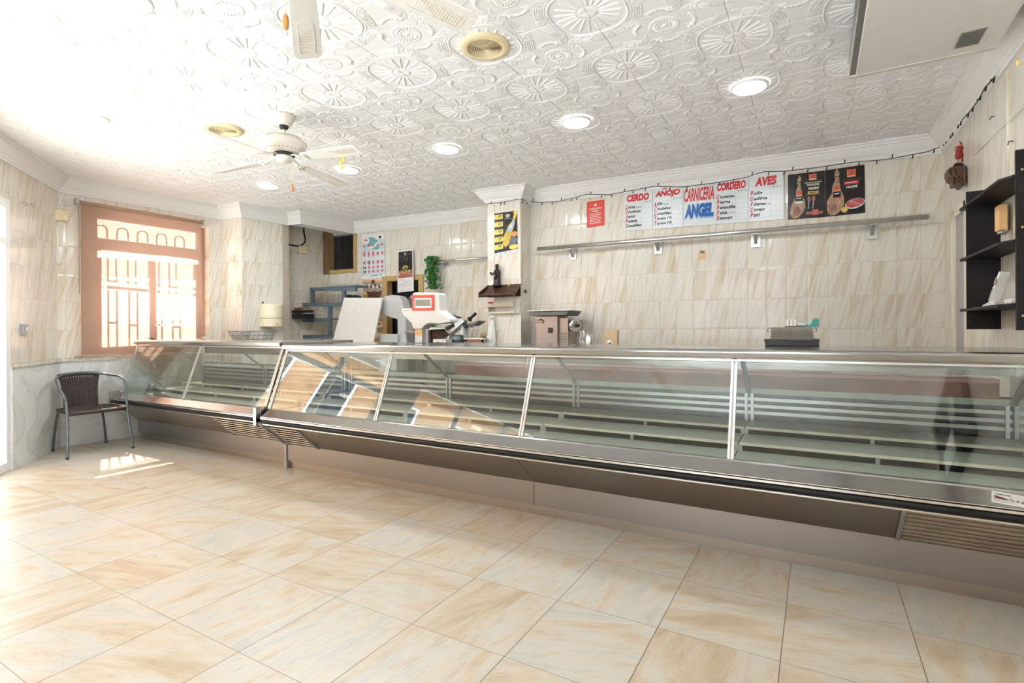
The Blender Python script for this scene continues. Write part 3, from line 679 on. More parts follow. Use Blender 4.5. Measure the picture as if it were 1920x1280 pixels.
def fan(cx, cy, angs, label, zb=2.665, R=.75, droop=.02, chain=(.055, .035)):
    root = thing('ceiling_fan', label, 'ceiling fan', (cx, cy, 2.42), 'cream ceiling fans')
    m = MB(); m.lathe((cx, cy, ZC), [(.088, 0), (.090, -.012), (.080, -.035), (.058, -.075), (.050, -.086), (.0, -.086)], 'cream_enamel', 36); m.build('canopy', root)
    m = MB(); m.lathe((cx, cy, 2.93), [(.036, .012), (.036, 0), (.03, -.012), (.02, -.02)], 'black_plastic', 24); m.build('canopy_ring', root)
    m = MB(); m.lathe((cx, cy, 2.94), [(.013, 0), (.013, -.075)], 'cream_enamel', 16); m.lathe((cx, cy, 2.875), [(.02, 0), (.026, -.012), (.05, -.024)], 'cream_enamel', 20); m.build('rod', root)
    m = MB(); m.lathe((cx, cy, 2.855), [(.045, 0), (.10, -.008), (.150, -.03), (.175, -.055), (.178, -.09), (.160, -.108), (.125, -.128), (.082, -.138), (0, -.138)], 'cream_enamel', 48); mo = m.build('motor_housing', root)
    v = MB()
    for k in range(28):
        a = 2*PI*k/28; d = V3((math.cos(a), math.sin(a), 0))
        v.beam(V3((cx, cy, 2.7455))+d*.108, V3((cx, cy, 2.7265))+d*.142+V3((0, 0, .012)), .008, .012, 'black_plastic')
    for k in range(64):
        a = 2*PI*k/64; d = V3((math.cos(a), math.sin(a), 0)); v.beam(V3((cx, cy, 2.842))+d*.122, V3((cx, cy, 2.8365))+d*.136, .004, .004, 'grille_brown')
    v.build('vent_slots', mo)
    m = MB(); m.lathe((cx, cy, 2.72), [(.075, 0), (.082, -.006), (.082, -.02), (.06, -.026)], 'black_plastic', 32); m.build('hub_plate', root)
    m = MB(); m.lathe((cx, cy, 2.705), [(.062, 0), (.064, -.03), (.056, -.052), (.03, -.064), (0, -.066)], 'cream_enamel', 32); m.build('switch_housing', root)
    for ad in angs:
        a = math.radians(ad); d = V3((math.cos(a), math.sin(a), 0)); s_ = V3((-d.y, d.x, 0)); c0 = V3((cx, cy, 0))
        tilt = -.20
        def bp(r, w_, z=0.): return c0+d*r+s_*w_*math.cos(tilt)+V3((0, 0, zb-droop*(r/R)**2+w_*math.sin(tilt)+z))
        ar = MB()
        ar.tube([c0+d*.07+V3((0, 0, 2.70)), c0+d*.12+V3((0, 0, 2.69)), bp(.17, 0, .004), bp(.24, 0, -.004)], .007, 'cream_enamel', 8)
        for sg in (-1, 1):
            ar.tube(smoothpath([bp(.16, sg*.006), bp(.19, sg*.03, -.004), bp(.225, sg*.036, -.006), bp(.235, sg*.014, -.006), bp(.20, sg*.008, -.004)], 4), .005, 'cream_enamel', 6)
        ar.build('blade_arm', root)
        b = MB(); out = [(.20, -.045), (.22, -.052), (.60, -.066), (R-.03, -.066), (R, -.048), (R, .048), (R-.03, .066), (.60, .066), (.22, .052), (.20, .045)]
        b.prism([bp(r, w_) for r, w_ in out], (0, 0, .007), 'blade'); bo = b.build('blade', root, .0015)
        c = MB(); r0, r1, hw = .43, R-.05, .036
        po = [(r0, 0), (r0+.01, -hw*.7), (r0+.03, -hw), (r1-.01, -hw), (r1, -hw+.01), (r1, hw-.01), (r1-.01, hw), (r0+.03, hw), (r0+.01, hw*.7)]
        c.prism([bp(r, w_, -.0015) for r, w_ in po], (0, 0, .001), 'cane')
        for k in range(len(po)): c.beam(bp(*po[k], -.002), bp(*po[(k+1) % len(po)], -.002), .0035, .003, 'blade')
        for k in range(1, 18): r = r0+.02+(r1-r0-.03)*k/18; c.beam(bp(r, -hw+.003, -.0022), bp(r, hw-.003, -.0022), .004, .0015, 'blade')
        c.build('cane_panel', bo)
    m = MB(); px, py = cx+chain[0], cy+chain[1]
    m.tube([(cx+chain[0]*.8, cy+chain[1]*.8, 2.665), (px, py, 2.655), (px, py, 2.47)], .0016, 'brass', 6); m.build('pull_chain', root)
    m = MB(); m.lathe((px, py, 2.47), [(.004, 0), (.010, -.008), (.0125, -.03), (.010, -.052), (.003, -.06)], 'wood_bob', 14); m.build('pull_bob', root)
fan(-3.722, 2.785, (7, 99, 188, 277), 'whole cream ceiling fan with four cane panelled blades hanging left of centre')
fan(-1.643, 1.288, (65.5, 138, 210, 282, 354), 'cream ceiling fan mostly above the top edge, only two blade ends showing', chain=(-.078, .01))
# yellow ornament stuck under the right blade of the fan
p = atZ(640, 305, 2.60)
m = MB(); q = V3((p.x, p.y, 2.655))
for k, (a, b, c) in enumerate(((0, 0, 0), (.012, .008, -.03), (-.012, .004, -.05), (.008, -.01, -.07), (-.004, .01, -.09), (.02, 0, -.1))): m.sph(q+V3((a, b, c)), (.014, .006, .02), 'lemon', 8, 6)
m.tube([q+V3((0, 0, .01)), q+V3((0, 0, -.10))], .003, 'ink_gold', 6)
tag(m.build('fan_ornament'), 'small yellow ornament dangling at the right blade of the fan', 'ornament')
# ceiling air conditioner
root = thing('air_conditioner', 'large grey suspended air conditioner casing in the upper right ceiling corner', 'air conditioner', (.52, 3.3, 2.81))
m = MB(); m.bb((.214, 2.55, 2.812), (.86, 3.85, 2.823), 'ac_body'); m.bb((.182, 2.56, 2.823), (.855, 3.84, 2.965), 'ac_side'); m.bb((.187, 3.835, 2.82), (.86, 3.85, 2.90), 'ac_body'); m.build('casing', root, .006)
m = MB(); m.bb((.185, 3.815, 2.808), (.86, 3.85, 2.816), 'off_white'); m.bb((.295, 2.56, 2.8135), (.297, 3.80, 2.8155), 'grey_metal_light'); m.build('trim_seam', root)
m = MB(); m.bb((.66, 3.55, 2.810), (.765, 3.73, 2.8155), 'ac_grill')
for k in range(14): m.bb((.665, 3.56+.012*k, 2.807), (.76, 3.566+.012*k, 2.811), 'ac_side')
m.build('intake_grille', root)
m = MB()
for y in (2.8, 3.6):
    for x in (.3, .75): m.bb((x-.02, y-.02, 2.95), (x+.02, y+.02, 3.03), 'grey_metal')
m.build('hanger', root)

# ================================================================== DISPLAY COUNTERS
def counter(name, label, X0, X1, mulls, seams, vents, yo=0., zo=0., board=None, joints=()):
    root = thing(name, label, 'display counter', ((X0+X1)/2, 3.6+yo, 0))
    def Y(y): return y+yo
    def ext(mbx, prof, m, a=X0, b=X1): mbx.prism([(a, Y(y), z) for y, z in prof], (b-a, 0, 0), m); return mbx
    m = MB(); ext(m, [(3.264, .08), (3.264, .23), (3.27, .23), (3.27, .08)], 'interior_dark'); ext(m, [(3.262, 0), (3.262, .085), (4.05, .085), (4.05, 0)], 'steel_brushed'); m.build('plinth', root)
    cuts = [X0]+list(seams)+[X1]
    for a, b in zip(cuts[:-1], cuts[1:]):
        m = MB(); ext(m, [(3.235, .072), (3.235, .232), (3.262, .232), (3.262, .072)], 'steel_plate', a+.0022, b-.0022); m.build('kick_panel', root)
    vs_ = sorted(vents)
    spans = []; cur = X0
    for a, b in vs_:
        if a > cur: spans.append((cur, a))
        cur = b
    if cur < X1: spans.append((cur, X1))
    sp2 = []
    for a, b in spans:
        cc = [a]+[s_ for s_ in seams if a < s_ < b]+[b]; sp2 += list(zip(cc[:-1], cc[1:]))
    lo, hi = (3.236, .232), (2.985, .452)
    for a, b in sp2:
        m = MB(); ext(m, [lo, hi, (hi[0]+.02, hi[1]+.008), (lo[0]+.02, lo[1]+.008)], 'steel_brushed', a+.0022, b-.0022); m.build('sloped_panel', root)
    dl = V3((0, hi[0]-lo[0], hi[1]-lo[1])); nrm = V3((0, -dl.z, dl.y)).normalized()*-1; nrm = V3((0, -abs(dl.z), dl.y if dl.y < 0 else -dl.y)).normalized()
    for a, b in vs_:
        m = MB(); P0 = V3((0, Y(lo[0]), lo[1])); X_ = V3((1, 0, 0))
        for k in range(8):
            c0 = P0+dl*((k+(.15 if a < 0 else .03))/8)+(V3((0, .012, .01)) if a < 0 else V3((0, .004, .003))); c1 = P0+dl*((k+(.85 if a < 0 else .97))/8)
            m.prism([c0+X_*a, c1+X_*a, c1+X_*a+nrm*.008, c0+X_*a+nrm*.003], X_*(b-a), 'slat_cream' if yo or a < -3 else 'grille_brown')
        vg = m.build('vent_grille', root)
        for xx in (a, b-.018):
            m = MB(); m.prism([P0+X_*xx, P0+dl+X_*xx, P0+dl+X_*xx+nrm*.012, P0+X_*xx+nrm*.012], X_*.018, 'grey_metal_light')
            m.build('grille_frame', vg)
        m = MB(); m.prism([P0+V3((a, .03, .03)), P0+dl+V3((a, .03, .03)), P0+dl+V3((a, .04, .04)), P0+V3((a, .04, .04))], X_*(b-a), 'interior_dark'); m.build('grille_back', vg)
    z = zo*.3
    m = MB(); ext(m, [(2.975, .447), (2.975, .458), (3.03, .458), (3.03, .447)], 'steel_top'); ext(m, [(2.957, .499), (2.957, .512), (3.03, .512), (3.03, .499)], 'steel_top'); ext(m, [(2.960, .516), (2.960, .522), (3.03, .522), (3.03, .516)], 'steel_top'); m.build('edge_trim', root, .002)
    m = MB(); ext(m, [(2.972, .458), (2.957, .466), (2.952, .479), (2.957, .492), (2.972, .499), (3.03, .499), (3.03, .458)], 'black_rubber'); m.build('bumper', root, .002)
    m = MB(); ext(m, [(2.965, .520), (3.040, .572), (3.046, .580), (3.075, .580), (3.075, .520)], 'steel_polish'); m.build('front_fascia', root, .0015)
    gb, gt = V3((0, Y(3.05), .578)), V3((0, Y(3.243), 1.10+zo)); gd = gt-gb; gn = V3((0, -gd.z, gd.y)).normalized()
    bars = [X0+.012]+list(mulls)+([X1-.012] if X1 < .5 else [X1])
    for a, b in zip(bars[:-1], bars[1:]):
        m = MB(); m.prism([V3((a+.004, 0, 0))+gb, V3((b-.004, 0, 0))+gb, V3((b-.004, 0, 0))+gt, V3((a+.004, 0, 0))+gt], gn*.006, 'glass_case'); m.build('front_glass', root)
    for x in bars[:-1]+([bars[-1]] if X1 < .5 else []):
        m = MB(); X_ = V3((x, 0, 0))
        for dx in (-.010, .010): m.beam(X_+V3((dx, 0, 0))+gb+gn*.008, X_+V3((dx, 0, 0))+gt+gn*.008, .013, .012, 'aluminium', up=gn)
        m.beam(X_+gb+gn*.004, X_+gt+gn*.004, .012, .008, 'grey_metal_light', up=gn)
        mm = m.build('mullion', root, .001)
        m = MB(); m.box(X_+gt+gn*.008+V3((0, 0, .010)), (.022, .016, .016), 'black_plastic'); m.build('clip', mm)
    m = MB(); ext(m, [(3.225, 1.098+zo), (3.225, 1.108+zo), (3.27, 1.108+zo), (3.27, 1.098+zo)], 'aluminium'); m.build('top_rail', root)
    m = MB(); ext(m, [(3.20, 1.115+zo), (3.188, 1.118+zo), (3.180, 1.15+zo), (3.186, 1.160+zo), (3.20, 1.166+zo), (4.10, 1.166+zo), (4.10, 1.115+zo)], 'steel_top' if yo else 'steel_polish'); m.build('countertop', root, .004)
    # inside
    m = MB(); ext(m, [(4.03, .09), (4.03, .88), (4.06, .88), (4.06, .09)], 'interior_dark'); ext(m, [(3.08, .49), (3.08, .52), (4.03, .52), (4.03, .49)], 'interior_dark'); m.build('back_wall', root)
    m = MB(); ext(m, [(4.04, 1.00), (4.04, 1.115+zo), (4.06, 1.115+zo), (4.06, 1.0)], 'steel_plate'); m.build('rear_rail', root)
    m = MB(); ext(m, [(4.0, .832), (3.985, .872), (4.03, .872), (4.03, .832)], 'deck'); m.build('price_rail', root)
    if board:
        m = MB(); ext(m, [(3.98, .872), (3.98, .962), (4.2, .962), (4.2, .872)], 'counter_board', *board); ext(m, [(3.972, .962), (3.972, .985), (4.2, .985), (4.2, .962)], 'board_pink', *board); m.build('cutting_slab', root)
    js = [X0+.02]+list(joints)+[X1-.02]
    for y0, y1, zz in ((3.715, 4.0, .648), (3.40, 3.70, .606), (3.075, 3.385, .560)):
        for a, b in zip(js[:-1], js[1:]):
            m = MB(); ext(m, [(y0, zz-.014), (y0, zz), (y1, zz), (y1, zz-.014)], 'deck', a+.004, b-.004); ext(m, [(y0-.004, zz-.016), (y0-.004, zz+.001), (y0, zz+.001), (y0, zz-.016)], 'deck_edge', a+.004, b-.004); m.build('shelf_deck', root)
    for k, zz in enumerate((.702, .748, .795)):
        m = MB(); ext(m, [(4.0, zz-.011), (4.0, zz+.011), (4.012, zz+.011), (4.012, zz-.011)], 'slat_steel', X0+.03, X1-.03); m.build('back_slat', root)
    for x in list(joints)+[X0+.03, X1-.03]:
        m = MB(); m.bb((x-.028, Y(3.985), .65), (x-.010, Y(4.0), .835), 'grey_metal_light'); m.bb((x+.010, Y(3.985), .65), (x+.028, Y(4.0), .835), 'grey_metal_light'); m.build('back_post', root)
        m = MB(); m.beam((x, Y(3.97), .845), (x, Y(3.62), 1.09+zo), .030, .012, 'grey_metal_light', up=(0, 1, 0)); m.build('top_strut', root)
        m = MB()
        for yb, zb_ in ((3.70, .648), (3.388, .606)): m.bb((x-.022, Y(yb), zb_-.060), (x+.022, Y(yb)+.012, zb_-.012), 'grey_metal_light')
        m.build('deck_support', root)
    for a, b in zip(js[:-1], js[1:]):
        x = (a+b)/2; m = MB()
        for yb, zb_ in ((3.71, .646), (3.395, .604)): m.bb((x-.010, Y(yb), zb_-.060), (x+.010, Y(yb)+.01, zb_-.012), 'grey_metal_light')
        m.build('deck_support', root)
    return root, gb, gt
cr, gb, gt = counter('display_counter', 'long stainless steel butcher display counter with slanted glass running off the right edge', -4.300, .985,
    (-2.988, -1.690, -.4025), (-1.696,), ((-4.27, -3.86), (.335, .985)), board=(-2.9, .9), joints=(-2.988, -1.70, -.405))
cl, _, _ = counter('display_counter', 'shorter stainless steel display counter with slanted glass in the left corner by the chair', -7.10, -4.385,
    (-5.757,), (), ((-5.18, -4.42),), yo=.035, zo=.022, joints=(-5.757,))
# junction bracket of the two counters, right counter's end plate
m = MB(); m.bb((-4.375, 2.94, .44), (-4.335, 2.985, .60), 'steel_top'); m.bb((-4.375, 2.985, .50), (-4.335, 3.06, .60), 'steel_top'); m.build('corner_bracket', cl, .003)
m = MB(); m.beam((-4.318, 2.975, .455), (-4.318, 3.24, .228), .03, .03, 'grey_metal_light', up=(1, 0, 0)); m.bb((-4.332, 3.222, .0), (-4.30, 3.262, .25), 'grey_metal_light'); m.build('end_post', cr, .003)
m = MB(); m.prism([(-4.305, 3.24, .5), (-4.305, 3.06, .58), (-4.305, 3.235, 1.10), (-4.305, 4.0, 1.10), (-4.305, 4.0, .5)], (.006, 0, 0), 'glass_case'); m.build('end_glass', cr)
m = MB(); m.prism([(-7.10, 3.275, .5), (-7.10, 3.085, .58), (-7.10, 3.27, 1.12), (-7.10, 4.03, 1.12), (-7.10, 4.03, .5)], (.006, 0, 0), 'glass_case'); m.build('end_glass', cl)
m = MB(); m.bb((-7.125, 2.975, .455), (-7.085, 3.09, .60), 'steel_polish'); m.build('corner_bracket', cl, .004)
m = MB(); m.prism([(.955, 3.24, .52), (.955, 3.08, .60), (.955, 3.27, 1.09), (.955, 4.03, 1.09), (.955, 4.03, .52)], (.01, 0, 0), 'glass_case'); m.build('end_glass', cr)
# maker's plate on the fascia
fa = [atP(x, y, (0, 2.965, .520), np.array([0, -.052, .075])) for x, y in ((1859, 920), (1926, 932), (1926, 953), (1859, 941))]
pr = Print(*fa, thick=.002).base('board_white'); pr.rect(.04, .12, .96, .88, 'off_white', 1)
for u in (.06, .9): pr.ell(u+.02, .5, .03, .2, 'grey_metal_light', 2)
pr.rect(.12, .18, .55, .26, 'grey_metal', 2); pr.poly([(.10, .36), (.10, .62), (.42, .66), (.42, .52)], 'maroon', 2); pr.poly([(.50, .42), (.52, .60), (.66, .74), (.66, .60)], 'ham', 2); pr.ell(.46, .58, .025, .08, 'ink_blue', 2); pr.rect(.70, .55, .78, .66, 'maroon', 2); pr.poly([(.80, .62), (.90, .55), (.90, .75)], 'brown_carved', 2); pr.rect(.06, .78, .62, .84, 'grey_metal_light', 2); pr.mb.build('maker_plate', cr)
# wire hooks hanging at the top rail inside the case
m = MB(); a = V3((-1.93, 3.60, 1.09))
for dx in (0, .035): m.tube(smoothpath([a+V3((dx, 0, 0)), a+V3((dx-.01, .0, -.06)), a+V3((dx-.02, 0, -.10)), a+V3((dx-.005, 0, -.115)), a+V3((dx+.01, 0, -.10))], 5), .0022, 'chrome', 6)
m.build('wire_hook', cr)
def on_counter(x, y, z=1.166): return atZ(x, y, z)

# ================================================================== CHAIR
def chair():
    before = set(bpy.data.objects)
    o = V3((-6.90, 2.735, 0)); root = thing('armchair', 'grey tubular armchair with dark brown woven wicker seat and back in the left corner', 'chair', o)
    fl, fr_, rl, rr_ = V3((-6.60, 2.425, 0)), V3((-6.60, 3.015, 0)), V3((-7.215, 2.52, 0)), V3((-7.215, 3.015, 0))
    t = .0125; SH = .475
    # arm loop with both front legs
    sl, sr = V3((-6.70, 2.46, .50)), V3((-6.70, 2.985, .50))
    pts = [fl+V3((0, 0, .0)), fl.lerp(sl, .55)+V3((.01, 0, .02)), sl+V3((0, -.01, .08)), V3((-6.775, 2.425, .70)), V3((-6.87, 2.435, .775)), V3((-7.02, 2.49, .80)), V3((-7.13, 2.60, .825)),
           V3((-7.16, 2.735, .832)), V3((-7.13, 2.87, .825)), V3((-7.02, 2.975, .80)), V3((-6.87, 3.02, .775)), V3((-6.775, 3.025, .70)), sr+V3((0, .01, .08)), fr_.lerp(sr, .55)+V3((.01, 0, .02)), fr_]
    full = smoothpath(pts, 6)
    nl = 12
    m = MB(); m.tube(full[nl:len(full)-nl], t, 'grey_metal', 10); m.build('arm_frame', root)
    for part in (full[:nl+1], full[-nl-1:]):
        m = MB(); m.tube(part, t, 'grey_metal', 10); lg = m.build('leg', root)
        e = part[0] if part[0].z < .1 else part[-1]; m = MB(); m.lathe((e.x, e.y, 0), [(.015, 0), (.015, .02)], 'black_plastic', 12); m.build('foot_cap', lg)
    for a, y in ((rl, 2.53), (rr_, 2.94)):
        m = MB(); p = smoothpath([a, a+V3((.045, (y-a.y)*.5, .24)), V3((-7.12, y, .40)), V3((-7.06, y, .44)), V3((-6.9, y, .445))], 5); m.tube(p, t, 'grey_metal', 10); lg = m.build('leg', root)
        m = MB(); m.lathe((a.x, a.y, 0), [(.015, 0), (.015, .02)], 'black_plastic', 12); m.build('foot_cap', lg)
    m = MB()
    m.tube(smoothpath([(-6.70, 2.455, .43), (-6.69, 2.60, .43), (-6.69, 2.85, .43), (-6.70, 2.985, .43)], 4), .011, 'grey_metal', 8)
    for y in (2.50, 2.95): m.tube([(-6.70, y, .435), (-7.12, y+(.03 if y < 2.7 else -.03), .425)], .011, 'grey_metal', 8)
    m.build('seat_frame', root)
    # seat: woven surface
    m = MB(); nu, nv = 46, 28; vs = []; fs = []
    for i in range(nu+1):
        for j in range(nv+1):
            u, v = i/nu, j/nv
            y = 2.50+.46*u-(.02*(1-u) if False else 0); x = -6.665-.44*v; hw = .24-.025*v; y = 2.735+(u*2-1)*hw
            z = .468-.022*math.sin(PI*u)*math.sin(PI*min(1, v*1.1))-.012*v+.0035*(1 if (i+j) % 2 else -1)-.02*math.exp(-(v/.05)**2)
            vs.append((x, y, z))
    for i in range(nu):
        for j in range(nv): a = i*(nv+1)+j; fs.append((a, a+1, a+nv+2, a+nv+1))
    m.add(vs, fs, 'wicker'); m.add([(x, y, z-.016) for x, y, z in vs], [f[::-1] for f in fs], 'wicker')
    m.tube(smoothpath([(-6.665, 2.50, .455), (-6.655, 2.735, .452), (-6.665, 2.97, .455), (-6.9, 2.965, .462), (-7.1, 2.945, .455), (-7.105, 2.735, .45), (-7.1, 2.525, .455), (-6.9, 2.505, .462)], 5, True), .014, 'wicker', 8, True)
    m.build('seat', root)
    m = MB(); vs = []; fs = []; nu, nv = 44, 40
    for i in range(nu+1):
        for j in range(nv+1):
            u, v = i/nu, j/nv; hw = .155+.03*v-.012*math.sin(PI*v); y = 2.735+(u*2-1)*hw
            x = -7.095-.055*v-.02*math.sin(PI*u); z = .455+.375*v-.012*(2*u-1)**2*v
            dz = .0045*(1 if i % 3 == 0 else -1)*(1 if (abs(v-.55) > .1 or abs(u-.5) > .3) else (1 if (i+j) % 4 < 2 else -1))
            vs.append((x+dz, y, z))
    for i in range(nu):
        for j in range(nv):
            a = i*(nv+1)+j
            if j in (nv-5, nv-4) and 2 < i < nv and i % 3 == 1: continue
            fs.append((a, a+nv+1, a+nv+2, a+1))
    m.add(vs, fs, 'wicker'); m.add([(x-.01, y, z) for x, y, z in vs], [f[::-1] for f in fs], 'wicker')
    m.tube([vs[j] for j in range(nv+1)], .009, 'wicker', 6); m.tube([vs[nu*(nv+1)+j] for j in range(nv+1)], .009, 'wicker', 6)
    m.tube([vs[i*(nv+1)+nv] for i in range(nu+1)], .016, 'wicker', 8)
    m.build('backrest', root)
    root.location += V3((.05, -.05, 0))
chair()

# ================================================================== LEFT WALL
# roller blind
root = thing('roller_blind', 'brown translucent roller blind pulled down over the barred window', 'blind', (-7.2, 3.44, 1.02))
def blx(y): return -7.255+.03*(y-2.75)
m = MB(); m.tube([(blx(2.745), 2.745, 2.765), (blx(4.115), 4.115, 2.765)], .021, 'blind_roll' if False else 'win_frame', 14); m.build('roller_tube', root)
m = MB(); m.bb((-7.29, 2.715, 2.735), (-7.225, 2.745, 2.80), 'grey_metal_light'); m.bb((-7.25, 4.115, 2.735), (-7.19, 4.135, 2.80), 'grey_metal_light'); m.build('end_bracket', root, .003)
m = MB(); m.prism([(blx(2.765), 2.765, 1.03), (blx(4.105), 4.105, 1.03), (blx(4.105), 4.105, 2.77), (blx(2.765), 2.765, 2.77)], (.0015, 0, 0), 'blind_fabric'); m.build('fabric', root)
m = MB(); m.prism([(blx(2.765)-.006, 2.765, 1.015), (blx(4.105)-.006, 4.105, 1.015), (blx(4.105)-.006, 4.105, 1.035), (blx(2.765)-.006, 2.765, 1.035)], (.013, 0, 0), 'win_frame'); m.build('bottom_bar', root)
m = MB()
for dx in (0, .012): m.tube([(-7.225+dx, 2.735, 2.74), (-7.222+dx, 2.737, 1.72)], .0022, 'grey_metal_light', 6)
m.build('bead_chain', root)
nL = V3((.9997, -.055, 0)).normalized()
def onleft(x, y, off=.0): return atP(x, y, np.array(A0)+np.array(nL)*off, np.array(nL))
def onfac(x, y, off=.0):
    n = np.array([-FD.y, FD.x, 0]); return atP(x, y, np.array(A0)+n*off, n)
nF = V3((-FD.y, FD.x, 0))
def wallbox(mb, c, n, wd, hg, dp, mat_):
    n = V3(n).normalized(); s_ = V3((-n.y, n.x, 0)); c = V3(c); z = V3((0, 0, 1))
    mb.prism([c-s_*wd/2-z*hg/2, c+s_*wd/2-z*hg/2, c+s_*wd/2+z*hg/2, c-s_*wd/2+z*hg/2], n*dp, mat_); return mb
# wall hooks and switch on the shop front wall
for i, (x, y) in enumerate(((43, 379), (58, 382))):
    p = onfac(x, y); m = MB(); m.tube(smoothpath([p, p+nF*.02+V3((0, 0, .004)), p+nF*.028+V3((0, 0, -.02)), p+nF*.012+V3((0, 0, -.03))], 4), .004, 'grey_metal_light', 6); m.lathe(p, [(.010, 0), (.010, .004)], 'grey_metal_light', 12, ax=nF)
    tag(m.build('wall_hook'), ['small metal hook high on the wall beside the white door, the left one', 'small metal hook high on the wall beside the white door, the right one'][i], 'hook', 'wall hooks beside the door')
p = onfac(54, 382-32+32); p = onfac(55, 412.5)
p = onfac(41.5, 617); root = thing('light_switch', 'grey square switch box on the tiles beside the white door', 'switch', p-V3((0, 0, .05)))
m = MB(); wallbox(m, p, nF, .085, .10, .035, 'grey_metal_light'); m.build('switch_box', root, .004); m = MB(); wallbox(m, p+nF*.035, nF, .045, .045, .006, 'white_plastic'); m.build('switch_plate', root, .003)
# marble hook
p = onfac(42, 729); m = MB(); m.tube(smoothpath([p+V3((0, 0, .03)), p+nF*.02+V3((0, 0, .01)), p+nF*.02+V3((0, 0, -.02)), p+V3((0, 0, -.035))], 4), .005, 'off_white', 6)
tag(m.build('wall_hook'), 'pale hook low on the marble panel beside the white door', 'hook')
# corner items
p = onleft(121, 378, .0); root = thing('wall_socket', 'white oval socket plate at the top corner left of the blind', 'socket', p-V3((0, 0, .04)))
m = MB(); wallbox(m, p, nL, .11, .085, .012, 'white_plastic'); m.build('socket_plate', root, .004)
m = MB(); m.lathe(p+nL*.012, [(.028, 0), (.026, .004), (.012, .005)], 'off_white', 20, ax=nL); m.build('socket_insert', root)
p = onleft(113.5, 404, .03); root = thing('corner_sensor', 'yellowed plastic alarm box in the wall corner left of the blind', 'alarm box', p-V3((0, 0, .065)))
m = MB(); wallbox(m, p-nL*.03, nL, .13, .12, .05, 'beige_plastic'); m.build('box_body', root, .006); m = MB(); wallbox(m, p+nL*.02+V3((0, .03, -.015)), nL, .05, .05, .01, 'ivory'); m.build('box_lens', root, .004)
m = MB(); m.beam(onleft(106.8, 425, .01), onleft(107.5, 470, .01), .012, .012, 'ivory'); m.beam(onleft(107.5, 466, .012), onleft(109.5, 494, .012), .03, .022, 'white_plastic')
tag(m.build('cable_duct', None, .002), 'short white cable duct running down the left wall corner', 'cable duct')
# leaflet on the ledge
q = [onleft(*a) for a in ((128, 670), (133, 659), (180, 657), (160, 668))]
m = MB(); z = .994
pa, pb, pc, pd = V3((-7.335, 2.72, z)), V3((-7.33, 2.74, z)), 0, 0
m.box((-7.315, 2.80, z+.004), (.05, .16, .006), 'white_plastic', Matrix.Rotation(.2, 3, 'Z')); m.box((-7.31, 2.76, z+.010), (.045, .07, .006), 'ink_red', Matrix.Rotation(.2, 3, 'Z')); m.box((-7.305, 2.77, z+.014), (.028, .045, .003), 'board_white', Matrix.Rotation(.2, 3, 'Z'))
tag(m.build('leaflet_stack'), 'few red and white leaflets lying on the ledge below the blind', 'leaflets')
# wire holder on the pillar
nP = (P_['pc']-P_['pb']).normalized(); nPil = V3((nP.y, -nP.x, 0))
nS = (P_['pb']-P_['pa']).normalized(); nPs = V3((nS.y, -nS.x, 0))
def onps(x, y, off=0.): return atP(x, y, np.array(P_['pa'])+np.array(nPs)*off, np.array(nPs))
def onpf(x, y, off=0.): return atP(x, y, np.array(P_['pb'])+np.array(nPil)*off, np.array(nPil))
m = MB(); m.tube([onps(442, 542.5, .01), onps(451, 542.5, .03), onps(452, 553, .03), onps(442.5, 552.5, .01)], .0025, 'grey_metal', 6); m.tube([onps(442, 546, .01), onps(450, 546, .02)], .002, 'grey_metal', 6)
tag(m.build('wire_holder'), 'small bent wire holder on the narrow side of the left pillar', 'wire holder')
# towel dispenser
c = onpf(505.5, 592, .0); root = thing('towel_dispenser', 'cream round paper towel dispenser on the left pillar', 'dispenser', c-V3((0, 0, .17)))
def disp(zb_, zt, r, mat_, sc=1.):
    out = []; s_ = V3((-nPil.y, nPil.x, 0))
    for k in range(17):
        a = -PI/2+PI*k/16; out.append(V3((c.x, c.y, zb_))+s_*r*math.sin(a)*1.0+nPil*(.05+r*.85*math.cos(a)))
    out = [V3((c.x, c.y, zb_))-s_*r]+out+[V3((c.x, c.y, zb_))+s_*r]
    mm = MB(); mm.prism(out, (0, 0, zt-zb_), mat_, False); return mm
zt = onpf(505, 570.5).z; zb_ = onpf(505, 612.5).z; zm = onpf(505, 597).z
disp(zm, zt, .150, 'ivory').build('cover', root, .012); disp(zb_, zm-.004, .155, 'ivory').build('base_ring', root, .006)
m = MB(); wallbox(m, c+nPil*.187+V3((0, 0, zb_+.035-c.z)), nPil, .035, .02, .003, 'ink_gold'); m.build('badge', root)
m = MB(); q = V3((c.x, c.y, zb_))+nPil*.11; s_ = V3((-nPil.y, nPil.x, 0)); m.prism([q-s_*.09+V3((0, 0, .0)), q+s_*.11, q+s_*.08-V3((0, 0, .035)), q+s_*.03-V3((0, 0, .05)), q-s_*.02-V3((0, 0, .02))], nPil*.012, 'paper'); m.build('paper_towel', root)
m = MB(); p = onpf(493, 567, .03); m.sph(p, (.012, .012, .018), 'black_plastic', 10, 6); m.tube([p, p-nPil*.03], .004, 'grey_metal', 6); m.build('knob', root)
